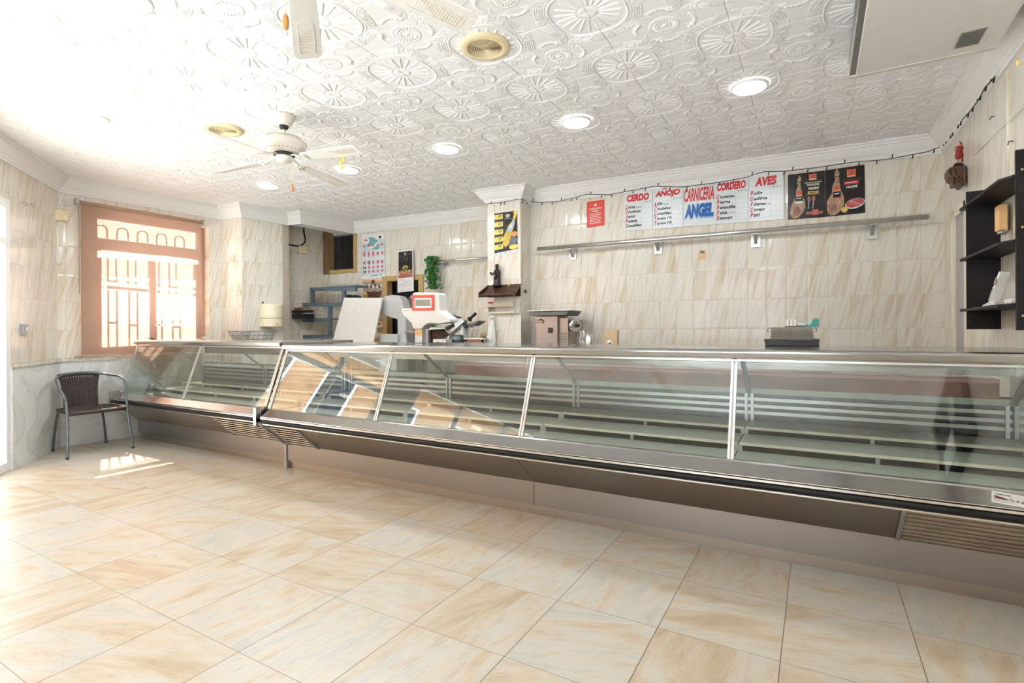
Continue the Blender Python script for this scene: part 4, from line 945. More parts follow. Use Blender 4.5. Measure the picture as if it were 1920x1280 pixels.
# wire baskets on the left counter
def basket(px0, px1, ytop, ybot, Y0, dep, label, z0=1.190):
    a = atY(px0, ytop, Y0); b = atY(px1, ytop, Y0); h = .095; x0, x1 = a.x, b.x; zt = z0+h
    m = MB(); ins = .035
    top = [(x0, Y0, zt), (x1, Y0, zt), (x1, Y0+dep, zt), (x0, Y0+dep, zt)]; bot = [(x0+ins, Y0+ins, z0+.003), (x1-ins, Y0+ins, z0+.003), (x1-ins, Y0+dep-ins, z0+.003), (x0+ins, Y0+dep-ins, z0+.003)]
    m.tube(top, .0055, 'grey_metal', 6, True); m.tube(bot, .003, 'grey_metal', 6, True)
    mid = [tuple(V3(t).lerp(V3(b_), .5)) for t, b_ in zip(top, bot)]; m.tube(mid, .002, 'grey_metal', 5, True)
    for i in range(4):
        n = 9 if i % 2 == 0 else 6
        for k in range(n+1):
            t = k/n; p = V3(top[i]).lerp(V3(top[(i+1) % 4]), t); q = V3(bot[i]).lerp(V3(bot[(i+1) % 4]), t); m.tube([p, q], .0022, 'grey_metal', 5)
    for k in range(1, 9): t = k/9; m.tube([V3(bot[0]).lerp(V3(bot[1]), t), V3(bot[3]).lerp(V3(bot[2]), t)], .002, 'grey_metal', 5)
    tag(m.build('wire_basket'), label, 'basket', 'wire baskets on the left counter')
basket(427, 451, 622, 635, 3.62, .14, 'dark wire basket partly behind the other one on the left counter')
basket(454, 496, 620, 635, 3.63, .16, 'larger dark wire basket under the paper towel dispenser')
p = atY(284, 629, 3.45); m = MB(); z = 1.189
for k in range(6): a = k*1.1; m.box((p.x+.03*math.cos(a), 3.45+.025*math.sin(a), z+.006+.003*k), (.06, .012, .005), 'dark_bronze', Matrix.Rotation(a, 3, 'Z'))
m.lathe((p.x, 3.45, z+.012), [(.02, 0), (.02, .006)], 'dark_bronze', 14)
tag(m.build('key_bunch'), 'bunch of dark keys lying on the far left end of the counter', 'keys')

# ================================================================== BACK: STORE SIDE
# blue-grey steel step frame in the recess
YS = 5.72
root = thing('step_frame', 'blue grey steel zigzag step frame standing in the dark recess', 'step frame', (-6.35, 5.75, 0))
def sbar(px, w_=.055, d=.05, Y=YS, nm='frame_bar'):
    m = MB()
    m.beam(atY(*px[0], Y), atY(*px[1], Y), d, w_, 'blue_steel', up=(0, 0, 1) if abs(px[0][0]-px[1][0]) > abs(px[0][1]-px[1][1]) else (1, 0, 0))
    m.build(nm, root, .003)
for px in (((583, 542), (668, 542)), ((586, 542), (586, 569)), ((566, 571), (648, 571)), ((645, 542), (645, 571)), ((619, 573), (619, 630)), ((545, 601), (617, 600)), ((566, 600), (566, 632)), ((564, 631), (641, 630))): sbar(px)
m = MB(); a, b = atY(583, 541, YS), atY(668, 541, YS); m.bb((a.x, YS-.02, a.z-.012), (b.x, YS+.24, a.z+.012), 'blue_steel'); m.build('step_tread', root, .003)
m = MB(); a, b = atY(545, 599, YS), atY(617, 599, YS); m.bb((a.x, YS-.02, a.z-.012), (b.x, YS+.2, a.z+.012), 'blue_steel'); m.build('step_tread', root, .003)
for x in (566, 641):
    m = MB(); a = atY(x, 632, YS); m.bb((a.x-.025, YS-.025, 0), (a.x+.025, YS+.025, a.z), 'blue_steel'); m.build('leg', root, .003)
# black trays with reddish contents on the lower tread
p0, p1 = atY(540, 598, 5.5), atY(574, 598, 5.5)
root = thing('food_tray', 'black stacked trays under a clear pinkish lid at the edge of the recess', 'tray', ((p0.x+p1.x)/2, 5.62, p0.z))
for k, (y0, y1) in enumerate(((598, 588), (587, 581))):
    a, b = atY(545, y0, 5.5), atY(573-k*2, y1, 5.5); m = MB(); m.bb((a.x, 5.5, a.z+.006), (b.x, 5.67, b.z), 'black_plastic'); m.bb((a.x-.005, 5.49, b.z-.008), (b.x+.015, 5.68, b.z), 'black_plastic'); m.build('tray', root, .004)
a, b = atY(545, 580, 5.5), atY(568, 567, 5.5); m = MB(); m.prism([(a.x, 5.5, a.z), (b.x+.02, 5.5, a.z), (b.x-.05, 5.5, b.z), (a.x+.02, 5.5, b.z)], (0, .17, 0), 'glass_clear'); m.build('lid', root)
for k in range(7):
    m = MB(); m.sph((a.x+.035+.024*k, 5.58, a.z+.018), (.017, .05, .02), ('ham_red', 'ink_orange', 'ham')[k % 3], 8, 6); m.build('food_piece', root)
# junction box and cable on the recess wall
nR = (P_['rb']-P_['ra']).normalized(); nR = V3((nR.y, -nR.x, 0))
def onrec(x, y, off=0.): return atP(x, y, np.array(P_['ra'])+np.array(nR)*off, np.array(nR))
m = MB(); m.tube(smoothpath([onrec(569.5, 418, .02), onrec(570, 435, .02), onrec(572.5, 450, .02), onrec(569, 457, .02), onrec(558, 461, .02), onrec(541, 458, .02)], 6), .011, 'black_rubber', 8)
tag(m.build('black_cable'), 'thick black cable looping down the dark recess wall', 'cable')
p = onrec(565.5, 468.5, .0); m = MB(); wallbox(m, p, nR, .15, .12, .04, 'ink_gold' if False else 'beige_plastic'); tag(m.build('junction_box', None, .004), 'olive beige junction box below the black cable in the recess', 'junction box')
m = MB()
for q in ((541, 470.5, 560, 471.5), (541, 478, 561, 471)): m.tube([onrec(q[0], q[1], .01), onrec(q[2], q[3], .01)], .003, 'off_white', 5)
tag(m.build('thin_wires'), 'thin pale wires running left from the junction box in the recess', 'wires')
# leaning white board
qd = quadY(((633, 557), (705, 557.5), (699, 645), (622, 645)), 5.36)
m = MB(); m.prism([qd[0]+V3((0, .12, 0)), qd[1]+V3((0, .12, 0)), qd[2], qd[3]], (0, .025, 0), 'off_white'); tag(m.build('white_board', None, .003), 'large plain pale board leaning in front of the recess', 'board')
m = MB(); a, b = onbl(649, 555.5), onbl(678, 557); m.prism([a-V3((0, 0, .03)), b-V3((0, 0, .03)), b+V3((0, 0, .01)), a+V3((0, 0, .01))], V3(BLN)*.05, 'black_plastic')
for k in range(6): m.sph(a.lerp(b, (k+.5)/6)+V3(BLN)*.03+V3((0, 0, .01)), (.018, .02, .02), 'black_plastic', 8, 5)
tag(m.build('black_strip'), 'short black hook strip on the wall just above the pale leaning board', 'strip')
# posters on the back left wall
def bprint(px, m_, name, label, cat, off=.003, fn=onbl):
    pr = Print(*[fn(x, y, off) for x, y in px]).base(m_); pr.meta = (name, label, cat); return pr
def done(pr): o = pr.mb.build(pr.meta[0]); return tag(o, pr.meta[1], pr.meta[2])
pr = bprint(((678.5, 440), (721.5, 436), (723, 519), (679, 523)), 'paper', 'meat_chart', 'white and turquoise wall chart with rows of pink meat cuts', 'poster')
pr.rect(0, .14, 1, .34, 'ink_palecyan', 1); pr.ell(.5, .22, .28, .13, 'ink_cyan', 2, 24, .3); pr.ell(.18, .15, .17, .07, 'paper', 3); pr.rect(.10, .135, .27, .155, 'ink_red', 4); pr.rect(.14, .105, .23, .12, 'ink_red', 4); pr.ell(.80, .09, .055, .03, 'ink_black', 3); pr.poly([(.2, .32), (.5, .25), (.78, .17), (.74, .26), (.5, .33)], 'paper', 3)
pr.rect(0, .34, 1, .93, 'ink_palecyan', 1); pr.rect(.04, .36, .96, .91, 'board_white', 2)
rnd = random.Random(3)
for i in range(5):
    for j, (v, b) in enumerate(((.26, .035), (.45, .075 if i < 3 else .05), (.645, .045), (.755, .04), (.85, .035))):
        u = .12+.19*i; a = .05+.02*rnd.random()
        col = 'ink_black' if (i, j) in ((0, 3), (1, 2), (0, 4)) else 'ink_pink'
        pts = [(u+a*(.75+.5*rnd.random())*math.cos(t), v+b*(.7+.5*rnd.random())*math.sin(t)) for t in [-2*PI*k/11 for k in range(11)]]
        pr.poly(pts, col, 3)
        pr.ell(u-.01, v, a*.4, b*.35, 'ham_red' if col == 'ink_pink' else 'paper', 4)
pr.rect(.35, .945, .68, .955, 'ink_black', 2); pr.rect(.78, .94, .84, .96, 'ink_black', 2); done(pr)
pr = bprint(((681, 524), (719, 524), (719.5, 559), (681.5, 559)), 'curtain_lace', 'lace_hanging', 'patterned lace and maroon hanging below the meat chart', 'wall hanging')
pr.rect(0, .0, 1, .12, 'cardboard_orange', 1); pr.ell(.5, .12, .09, .12, 'maroon', 2); pr.rect(.0, .62, .2, 1, 'cardboard_orange', 2)
pr.poly([(.15, .6), (.3, 1), (.8, 1), (.95, .58), (.75, .66), (.55, .6), (.35, .67)], 'maroon', 3); pr.ell(.5, .85, .1, .12, 'brown_carved', 4)
for k in range(9): pr.ell(.1+.1*k, .35+.06*math.sin(k*2.2), .04, .09, 'maroon' if k % 2 else 'paper', 3)
done(pr)
pr = bprint(((700, 559), (722, 559), (721, 640), (698, 640)), 'cardboard_orange', 'recipe_sheet', 'strip of brown food pictures showing behind the pale board', 'poster')
for k in range(7): pr.ell(.3+.4*(k % 2), .08+.13*k, .32, .06, ('maroon', 'ham', 'ivory', 'ham_red')[k % 4], 2+k % 2)
pr.rect(.0, .42, 1, .5, 'curtain_lace', 4); pr.rect(0, .62, 1, .66, 'ivory', 4); done(pr)
# calendar
pr = bprint(((746.2, 470.5), (774.5, 467), (776, 545), (745.5, 548.5)), 'paper', 'wall_calendar', 'calendar with dark food photo over a white month sheet, beside the dark doorway', 'calendar', .05)
pr.rect(.05, .03, .95, .66, 'poster_black', 1); pr.rect(.05, .48, .95, .66, 'ham_dark', 2); pr.ell(.5, .42, .18, .05, 'beer', 3); pr.ell(.5, .44, .12, .05, 'green_leaf', 4)
for k in range(12): pr.ell(.12+.07*k, .56+.05*math.sin(k*1.9), .05, .035, ('ink_gold', 'ham_red', 'ham')[k % 3], 3)
for k in range(7): pr.ell(.2+.1*k, .15+.08*math.sin(k*2.), .07, .012, 'grey_metal', 2, 10, -.7)
pr.text('1', .46, .06, .54, .12, 'ink_gold', 4)
for j in range(6):
    for i in range(7):
        if (j, i) < (0, 3) or (j == 5): continue
        pr.text(str(j*7+i-2), .10+.118*i, .735+.03*j, .10+.118*i+(.05 if j*7+i-2 > 9 else .03), .755+.03*j, 'ink_black' if i < 6 else 'ink_red', 1)
pr.rect(.1, .70, .35, .708, 'ink_black', 1); pr.rect(.1, .95, .9, .953, 'ink_black', 1); done(pr)
# hanging rail on the left, with brackets and a hook
def railthing(name, label, p, q, r, brs, n, arm=.09, drop=.13):
    root = thing(name, label, 'rail', (p+q)/2-V3((0, 0, .03)))
    m = MB(); m.tube([p, q], r, 'aluminium', 16); m.build('rail_tube', root)
    n = V3(n)
    for b in brs:
        m = MB(); w_ = b-n*arm; s_ = (q-p).normalized()
        m.prism([w_-s_*.045+V3((0, 0, .02)), w_+s_*.045+V3((0, 0, .02)), w_+s_*.045-V3((0, 0, drop)), w_-s_*.045-V3((0, 0, drop))], n*.006, 'aluminium')
        m.beam(w_-V3((0, 0, drop*.75)), b-V3((0, 0, r)), .03, .012, 'grey_metal_light', up=n); m.beam(b-s_*.03-V3((0, 0, r)), b+s_*.03-V3((0, 0, r)), .02, .02, 'grey_metal_light')
        for dx in (-.03, .03): m.lathe(w_+s_*dx-V3((0, 0, drop*.85))+n*.006, [(.007, 0), (.006, .005)], 'chrome', 10, ax=n)
        m.build('rail_bracket', root, .001)
    return root
p, q = onbl(798, 491.5, .10), onbl(918, 482.5, .10); p.z = q.z = (p.z+q.z)/2
railthing('hanging_rail', 'short steel hanging rail with ivy on its end left of the middle pillar', p, V3(q), .016, [V3(p).lerp(q, t) for t in (.285,)], BLN, .09, .10)
h = V3(p).lerp(q, .50); m = MB(); m.tube(smoothpath([h+V3((.02, 0, .02)), h+V3((0, 0, .022)), h+V3((-.012, 0, -.02)), h+V3((.02, 0, -.08)), h+V3((.025, 0, -.13)), h+V3((-.005, 0, -.155)), h+V3((-.04, 0, -.135)), h+V3((-.045, 0, -.12))], 5), .004, 'chrome', 6)
tag(m.build('meat_hook'), 'thin steel S hook hanging on the short rail right of the ivy', 'hook')
# ivy garland
m = MB(); top = onbl(810, 484, .12); rnd = random.Random(11)
stem = [top+V3((.015*math.sin(k*.9), -.01, -.045*k)) for k in range(11)]; m.tube(stem, .006, 'green_leaf', 6)
for k in range(420):
    t = rnd.random(); c = top+V3((rnd.gauss(0, .042)+.03*t, rnd.gauss(0, .03)-.02, .02-.47*t)); a = rnd.uniform(0, 2*PI); tl = rnd.uniform(-.9, .9)
    R_ = Matrix.Rotation(a, 3, 'Y') @ Matrix.Rotation(tl, 3, 'X') @ Matrix.Rotation(rnd.uniform(-.8, .8), 3, 'Z'); s_ = rnd.uniform(.018, .032)
    pts = [(0, 0, -1), (.55, .1, -.35), (1, 0, .1), (.45, .05, .35), (.3, 0, .8), (0, .12, .55), (-.3, 0, .8), (-.45, .05, .35), (-1, 0, .1), (-.55, .1, -.35)]
    m.add([c+R_ @ (V3(q_)*s_) for q_ in pts], [(0, 1, 5), (1, 2, 3, 5), (3, 4, 5), (5, 6, 7), (5, 7, 8, 9), (5, 9, 0)], 'green_leaf')
tag(m.build('ivy_garland'), 'green ivy garland hanging from the left end of the short rail', 'plant')
# worktops (mostly hidden) that carry the machines
root = thing('work_table', 'steel work table behind the counter that carries the slicer', 'table', (-4.4, 5.7, 0))
m = MB(); m.bb((-4.88, 5.30, 1.035), (-3.65, 6.0, 1.065), 'steel_top'); m.build('table_top', root, .003)
for x in (-4.8, -3.75):
    for y in (5.42, 5.92): m = MB(); m.bb((x-.02, y-.02, 0), (x+.02, y+.02, 1.035), 'aluminium'); m.build('leg', root)
root = thing('work_table', 'long steel work table behind the counter against the tiled back wall', 'table', (-1., 5.6, 0))
m = MB(); m.bb((-3.05, 5.25, 1.04), (.75, 5.90, 1.07), 'steel_top'); m.build('table_top', root, .003)
for x in (-2.95, -1.1, .65):
    for y in (5.32, 5.82): m = MB(); m.bb((x-.02, y-.02, 0), (x+.02, y+.02, 1.04), 'aluminium'); m.build('leg', root)
# bone saw: grey cast body with C-shaped arm
YB = 5.55
root = thing('bone_saw', 'grey bone band saw with rounded head behind the weighing scale', 'band saw', (-5.5, YB, 0))
def outY(px, Y, d, mat_, par, nm, bev=.006):
    m = MB(); m.prism([atY(x, y, Y) for x, y in px], (0, d, 0), mat_); return m.build(nm, par, bev)
body = [(708, 590), (712, 575), (715, 560), (722, 554.5), (735, 552.5), (747, 555), (752, 562), (757, 579), (760, 600), (762, 645), (745, 645), (745, 598), (735, 596), (722, 591)]
outY(body[::-1], YB, .16, 'machine_grey', root, 'saw_head', .012)
outY([(711, 626), (745, 626), (745, 650), (711, 650)], YB-.05, .2, 'machine_grey', root, 'saw_base', .01)
outY([(759, 620), (778, 621), (778, 624), (759, 623)], YB-.05, .1, 'steel_top', root, 'work_rest', .002)
a = atY(728, 650, YB); m = MB(); m.bb((a.x-.12, YB-.05, 0), (a.x+.20, YB+.18, a.z), 'machine_grey'); m.build('pedestal', root, .01)
# guard of a second machine behind the scale
root = thing('machine_guard', 'dull grey machine with oval guard half hidden behind the scale', 'machine', atY(768, 640, 5.9)-V3((0, 0, .9)))
outY([(760, 640), (760, 585), (763, 562), (770, 553), (779, 553), (782, 640)], 5.9, .12, 'grey_metal_light', root, 'machine_body', .01)
m = MB(); c = atY(769, 572, 5.89); pts = [c+V3((.055*math.cos(t), -.01, .10*math.sin(t))) for t in np.linspace(0, 2*PI, 20)[:-1]]; m.tube(pts, .008, 'ac_side', 6, True); m.build('oval_guard', root)
a = atY(771, 640, 5.9); m = MB(); m.bb((a.x-.08, 5.88, 0), (a.x+.1, 6.05, a.z+.01), 'grey_metal_light'); m.build('pedestal', root, .01)
m = MB(); c = atY(781, 543, 5.95)
# ---- weighing scale on the counter
YC = 3.80
root = thing('weighing_scale', 'white shop weighing scale with red framed display on a post on the counter', 'scale', V3((atY(783, 640, YC).x, YC, 1.166)))
zt_ = 1.166
a, b = atY(776.5, 617, YC), atY(789, 617, YC)
m = MB(); m.bb((a.x, YC+.02, zt_), (b.x, YC+.07, a.z+.02), 'white_plastic'); po = m.build('post', root, .003)
m = MB(); c_, d_ = atY(776, 617, YC), atY(789.5, 629, YC); m.bb((c_.x-.001, YC+.014, d_.z), (d_.x+.001, YC+.02, c_.z), 'cardboard_orange'); m.build('orange_sticker', po)
m = MB(); c_, d_ = atY(776, 629, YC), atY(789.5, 645, YC); m.bb((c_.x-.001, YC+.014, max(zt_+.004, d_.z)), (d_.x+.001, YC+.02, c_.z), 'paper'); m.build('price_sticker', po)
hd = [(753, 578), (772, 578.5), (773, 550), (776, 548), (819, 548.5), (822, 550), (825, 583), (844, 597), (844, 604), (822, 607), (803, 606), (796, 610), (789.5, 617), (774, 616.5), (771, 606), (765, 600), (757, 592), (753, 585)]
m = MB(); m.prism([atY(x, y, YC) for x, y in hd][::-1], (0, .12, 0), 'white_plastic'); m.build('scale_head', root, .010)
fr = Print(*[atY(x, y, YC-.001) for x, y in ((773, 553), (815, 552.5), (815, 582), (773, 582.5))], thick=.004).base('red_panel')
fo = fr.mb.build('display_frame', root)
f2 = Print(*[fr.p(u, v, .0045) for u, v in ((.12, .2), (.88, .2), (.88, .83), (.12, .83))], thick=.003).base('white_plastic'); f2.mb.build('display_bezel', fo)
f3 = Print(*[fr.p(u, v, .0078) for u, v in ((.17, .30), (.84, .30), (.84, .70), (.17, .70))], thick=.001).base('lcd'); f3.mb.build('display_screen', fo)
tx = Print(*[atY(x, y, YC-.001) for x, y in ((757, 580.5), (768, 580.5), (768, 583.5), (757, 583.5))], thick=.0005); tx.rect(0, .2, 1, .8, 'grey_metal_light', 1); tx.mb.build('maker_label', root)
# ---- meat slicer
YL = 5.60
root = thing('meat_slicer', 'grey and white meat slicer with tilted blade guard and black handle', 'slicer', V3((atY(860, 640, YL).x, YL, 1.065)))
outY([(832, 613), (839, 607), (852, 606), (872, 599), (864, 611), (850, 622), (843, 627), (836, 622)][::-1], YL-.04, .10, 'grey_metal_light', root, 'blade_guard', .008)
outY([(852, 605), (864, 597.5), (870, 603), (857, 614), (847, 622), (843, 619)][::-1], YL-.07, .03, 'board_white', root, 'guard_plate', .004)
m = MB(); m.beam(atY(836, 617, YL-.08), atY(851, 608, YL-.08), .03, .05, 'black_plastic', up=(0, 0, 1)); m.build('pusher_grip', root, .01)
outY([(862, 640), (864, 612), (868, 609), (868.5, 634)], YL-.02, .12, 'board_white', root, 'slicer_column', .006)
m = MB(); a, b = atY(835, 637, YL-.05), atY(866, 636, YL-.05); m.lathe(a, [(.035, 0), (.05, .01), (.05, .09), (.06, .095), (.06, (b-a).length)], 'grey_metal', 24, ax=(b-a)); m.build('motor_drum', root)
m = MB(); m.lathe(atY(843, 637, YL-.05), [(.056, 0), (.06, .02), (.055, .04)], 'ivory', 24, ax=(b-a)); m.build('thickness_ring', root)
m = MB(); m.lathe(atY(832, 637.5, YL-.05), [(.030, 0), (.044, .008), (.044, .045)], 'black_plastic', 20, ax=(b-a)); m.build('thickness_knob', root)
m = MB(); m.tube([atY(871, 605, YL-.06), atY(881, 597, YL-.06)], .007, 'chrome', 8); m.build('handle_rod', root)
m = MB(); a, b = atY(879.5, 599, YL-.06), atY(892.5, 587, YL-.06); L_ = (b-a).length; m.lathe(a, [(.030, 0), (.036, .012), (.020, .028), (.017, .05), (.020, L_-.01), (.012, L_)], 'black_rubber', 18, ax=(b-a)); m.build('handle_grip', root)
outY([(868, 609), (880, 606), (897, 601), (896, 603), (884, 611), (880, 609), (868, 615)][::-1], YL, .18, 'ac_side', root, 'carriage_arm', .004)
m = MB(); m.tube(smoothpath([atY(879, 614, YL), atY(884, 607, YL), atY(896, 600.5, YL), atY(894, 604, YL), atY(885, 612, YL), atY(879, 614, YL)], 4), .006, 'grey_metal_light', 6); m.build('carriage_loop', root)
m = MB(); m.tube([atY(888, 611, YL+.02), atY(884, 633, YL+.02)], .007, 'grey_metal_light', 6); m.build('carriage_leg', root)
m = MB(); a, b = atY(835, 645, YL), atY(868, 645, YL); m.bb((a.x, YL-.10, 1.066), (b.x, YL+.22, 1.125), 'grey_metal_light'); m.build('slicer_base', root, .01)
m = MB(); pts = [atY(845+9*math.cos(t), 593.5+4*math.sin(t), YL+.2) for t in np.linspace(PI, 2*PI, 10)]; m.tube(pts, .010, 'grey_metal', 8); m.sph(atY(852, 593, YL+.2), .022, 'grey_metal', 10, 6); m.tube([atY(856, 594, YL+.2), atY(864, 595.5, YL+.2)], .012, 'dark_bronze', 8); m.build('rear_knob', root)
# dark machine between scale and slicer
root = thing('mincer_stand', 'low dark appliance with pale top between the scale and the slicer', 'appliance', V3((atY(812, 640, 5.65).x, 5.65, 1.065)))
outY([(795, 616), (822, 614), (832, 628), (832, 645), (795, 645)][::-1], 5.6, .25, 'brown_tray', root, 'appliance_body', .008)
outY([(795, 614), (821, 614), (824, 617), (795, 619)][::-1], 5.55, .3, 'off_white', root, 'appliance_top', .004)
outY([(796, 619), (803, 619), (803, 645), (796, 645)][::-1], 5.54, .05, 'grey_metal_light', root, 'side_panel', .004)
m = MB(); c0 = atY(812, 611, 5.6); rnd = random.Random(5)
for k in range(24):
    c = c0+V3((rnd.gauss(0, .025), rnd.gauss(0, .02), abs(rnd.gauss(0, .012)))); R_ = Matrix.Rotation(rnd.uniform(0, 6), 3, 'Z') @ Matrix.Rotation(rnd.uniform(-1, 1), 3, 'X')
    m.add([c+R_ @ (V3(q_)*.022) for q_ in ((0, 0, -1), (.6, .1, 0), (0, .1, 1), (-.6, .1, 0))], [(0, 1, 2, 3)], 'green_leaf')
m.tube([c0-V3((.03, 0, .01)), c0+V3((.03, 0, -.01))], .004, 'green_leaf', 5); tag(m.build('parsley_sprig'), 'small green sprig lying on the appliance below the scale head', 'herb')
# white box in front of the slicer with green print
a, b = atY(810, 645, 5.3), atY(834, 636, 5.3)
root = thing('food_box', 'pale low box with green print beside the slicer knob', 'box', V3(((a.x+b.x)/2, 5.42, 1.065)))
m = MB(); m.bb((a.x, 5.32, 1.067), (b.x, 5.45, b.z), 'ivory' if False else 'off_white'); m.build('carton', root, .003)
m = MB(); m.sph(((a.x+b.x)/2-.02, 5.318, (b.z+1.067)/2), (.03, .003, .02), 'green_leaf', 10, 6); m.build('leaf_print', root)
# steel table edge with brown things, right of the slicer
m = MB(); a, b = atY(875, 634, 5.42), atY(911, 635, 5.42); m.bb((a.x, 5.36, a.z-.012), (b.x, 5.48, a.z+.006), 'aluminium'); m.bb((a.x+.01, 5.37, a.z-.05), (b.x-.01, 5.39, a.z-.013), 'counter_board')
for x in (a.x+.02, b.x-.02): m.bb((x-.01, 5.37, 1.066), (x+.01, 5.39, a.z), 'aluminium'); m.bb((x-.01, 5.45, 1.066), (x+.01, 5.47, a.z), 'aluminium')
tag(m.build('wire_rack'), 'low steel rack with brown strip right of the slicer', 'rack')
m = MB(); p = onbl(907, 627, .03); m.sph(p, (.06, .02, .035), 'kraft', 14, 8); m.tube([p+V3((-.05, 0, -.01)), p+V3((-.12, 0, -.16))], .010, 'kraft', 8); tag(m.build('wooden_ladle'), 'wooden ladle propped at the wall left of the middle pillar', 'ladle')

# ================================================================== MIDDLE PILLAR
nM = (P_['q2']-P_['q1']).normalized(); nMi = V3((nM.y, -nM.x, 0))
def onmp(x, y, off=0.): return atP(x, y, np.array(P_['q1'])+np.array(nMi)*off, np.array(nMi))
pr = bprint(((924, 401), (969.5, 394.5), (970.5, 466), (925, 475.5)), 'poster_black', 'beer_poster', 'black poster with yellow price blocks and a slanted beer bottle on the pillar', 'poster', .003, onmp)
for k in range(5): pr.rect(.03, .04+.19*k, .42, .16+.19*k, 'ink_yellow', 1); pr.rect(.22, .06+.19*k, .38, .075+.19*k, 'ink_black', 2); pr.rect(.22, .09+.19*k, .38, .105+.19*k, 'ink_black', 2); pr.rect(.22, .12+.19*k, .36, .13+.19*k, 'ink_black', 2)
pr.ell(.62, .10, .10, .045, 'grey_metal_light', 1); pr.rect(.5, .165, .76, .175, 'off_white', 1)
pr.ell(.75, .78, .26, .12, 'grey_metal', 1); pr.ell(.88, .60, .13, .07, 'ink_orange', 2); pr.ell(.86, .93, .2, .06, 'ink_yellow', 2)
pr.poly([(.90, .03), (.84, .16), (.80, .26), (.66, .34), (.42, .66), (.40, .80), (.52, .92), (.66, .80), (.88, .38), (.93, .22), (.99, .08)], 'beer', 3)
pr.poly([(.80, .26), (.66, .40), (.60, .50), (.72, .54), (.84, .40), (.91, .26)], 'ink_lightblue', 4); pr.poly([(.74, .34), (.66, .44), (.70, .46), (.80, .36)], 'paper', 5)
pr.poly([(.85, .03), (.92, .0), (1, .0), (.99, .1), (.92, .14)], 'ink_yellow', 5); done(pr)
pr = bprint(((925, 476), (969, 467), (969, 471.5), (925, 481)), 'board_white', 'sticker_strip', 'narrow pale strip with small green marks under the beer poster', 'sticker strip', .003, onmp)
for k in range(4): pr.ell(.12+.2*k, .5, .04, .25, 'ink_cyan', 1)
done(pr)
# fold-out wooden tray shelf with a dark statuette
a = onmp(918, 533.5); b = onmp(974, 530.5); zt_ = a.z; s_ = nM
root = thing('wooden_shelf', 'dark brown wooden tray shelf fixed to the middle pillar', 'shelf', (a+b)/2-V3((0, 0, .2)))
lo = onmp(940, 556, .17)
A_, B_ = onmp(914.5, 535), onmp(976.5, 531.5); B_.z = A_.z
C_ = A_+nMi*.02; 
m = MB(); m.prism([A_, B_, B_+nMi*.20-V3((0, 0, .145)), A_-s_*.01+nMi*.20-V3((0, 0, .145))], (0, 0, -.014), 'brown_tray'); m.build('shelf_board', root, .003)
m = MB(); hgt_ = V3((0, 0, .085)); e0, e1 = A_-s_*.01+nMi*.20-V3((0, 0, .145)), B_+nMi*.20-V3((0, 0, .145)); 
m.prism([e0, e1, e1+nMi*.02+V3((0, 0, .02)), e0+nMi*.02+V3((0, 0, .02))], (0, 0, -.016), 'brown_tray'); m.build('front_lip', root, .003)
for e, f in ((A_, e0), (B_, e1)):
    m = MB(); m.prism([e, e+V3((0, 0, .004)), f+nMi*.03+V3((0, 0, .04)), f+nMi*.03-V3((0, 0, .02)), f-V3((0, 0, .015))], s_*.014, 'brown_tray'); m.build('side_cheek', root, .002)
m = MB(); m.prism([A_-V3((0, 0, .15)), B_-V3((0, 0, .15)), B_, A_], nMi*.014, 'brown_tray'); bk = m.build('back_board', root, .002)
m = MB(); c = (A_+B_)/2-V3((0, 0, .100))+nMi*.115; m.box(c, (.085, .012, .022), 'off_white', Matrix.Rotation(math.atan2(s_.y, s_.x), 3, 'Z')); m.build('hand_slot', root, .004)
st = onmp(932, 534, .05); st.z = A_.z-.02
root = thing('statuette', 'dark seated madonna statuette standing on the wooden tray shelf', 'statuette', st)
m = MB(); m.lathe(st, [(.065, 0), (.06, .012), (.045, .03), (.042, .09), (.038, .13), (.045, .17), (.03, .205), (.012, .215)], 'dark_bronze', 20); m.build('robe', root)
m = MB(); m.sph(st+V3((0, 0, .238)), (.022, .022, .028), 'dark_bronze', 14, 10); m.lathe(st+V3((0, 0, .252)), [(.02, 0), (.024, .012), (.016, .02)], 'dark_bronze', 14); m.build('head', root)
m = MB(); m.tube([st+V3((-.03, -.01, .17)), st+V3((-.06, -.03, .14)), st+V3((-.07, -.03, .155))], .011, 'dark_bronze', 8); m.sph(st+V3((-.072, -.03, .165)), .014, 'dark_bronze', 10, 6); m.build('arm', root)
m = MB(); m.sph(st+V3((.005, -.045, .12)), (.018, .02, .04), 'dark_bronze', 10, 8); m.sph(st+V3((.005, -.05, .168)), .014, 'dark_bronze', 10, 6); m.build('child', root)
st = onmp(954, 531.5, .05); st.z = A_.z-.025; m = MB(); m.lathe(st, [(.012, 0), (.006, .01), (.005, .04), (.010, .055), (.004, .07)], 'brass', 12); m.tube([st+V3((-.02, 0, .055)), st+V3((0, 0, .045)), st+V3((.022, 0, .06))], .004, 'brass', 6); m.tube([st+V3((0, 0, .06)), st+V3((.002, 0, .085))], .005, 'brass', 6)
tag(m.build('brass_figurine'), 'tiny brass cross figurine right of the statuette on the tray shelf', 'figurine')
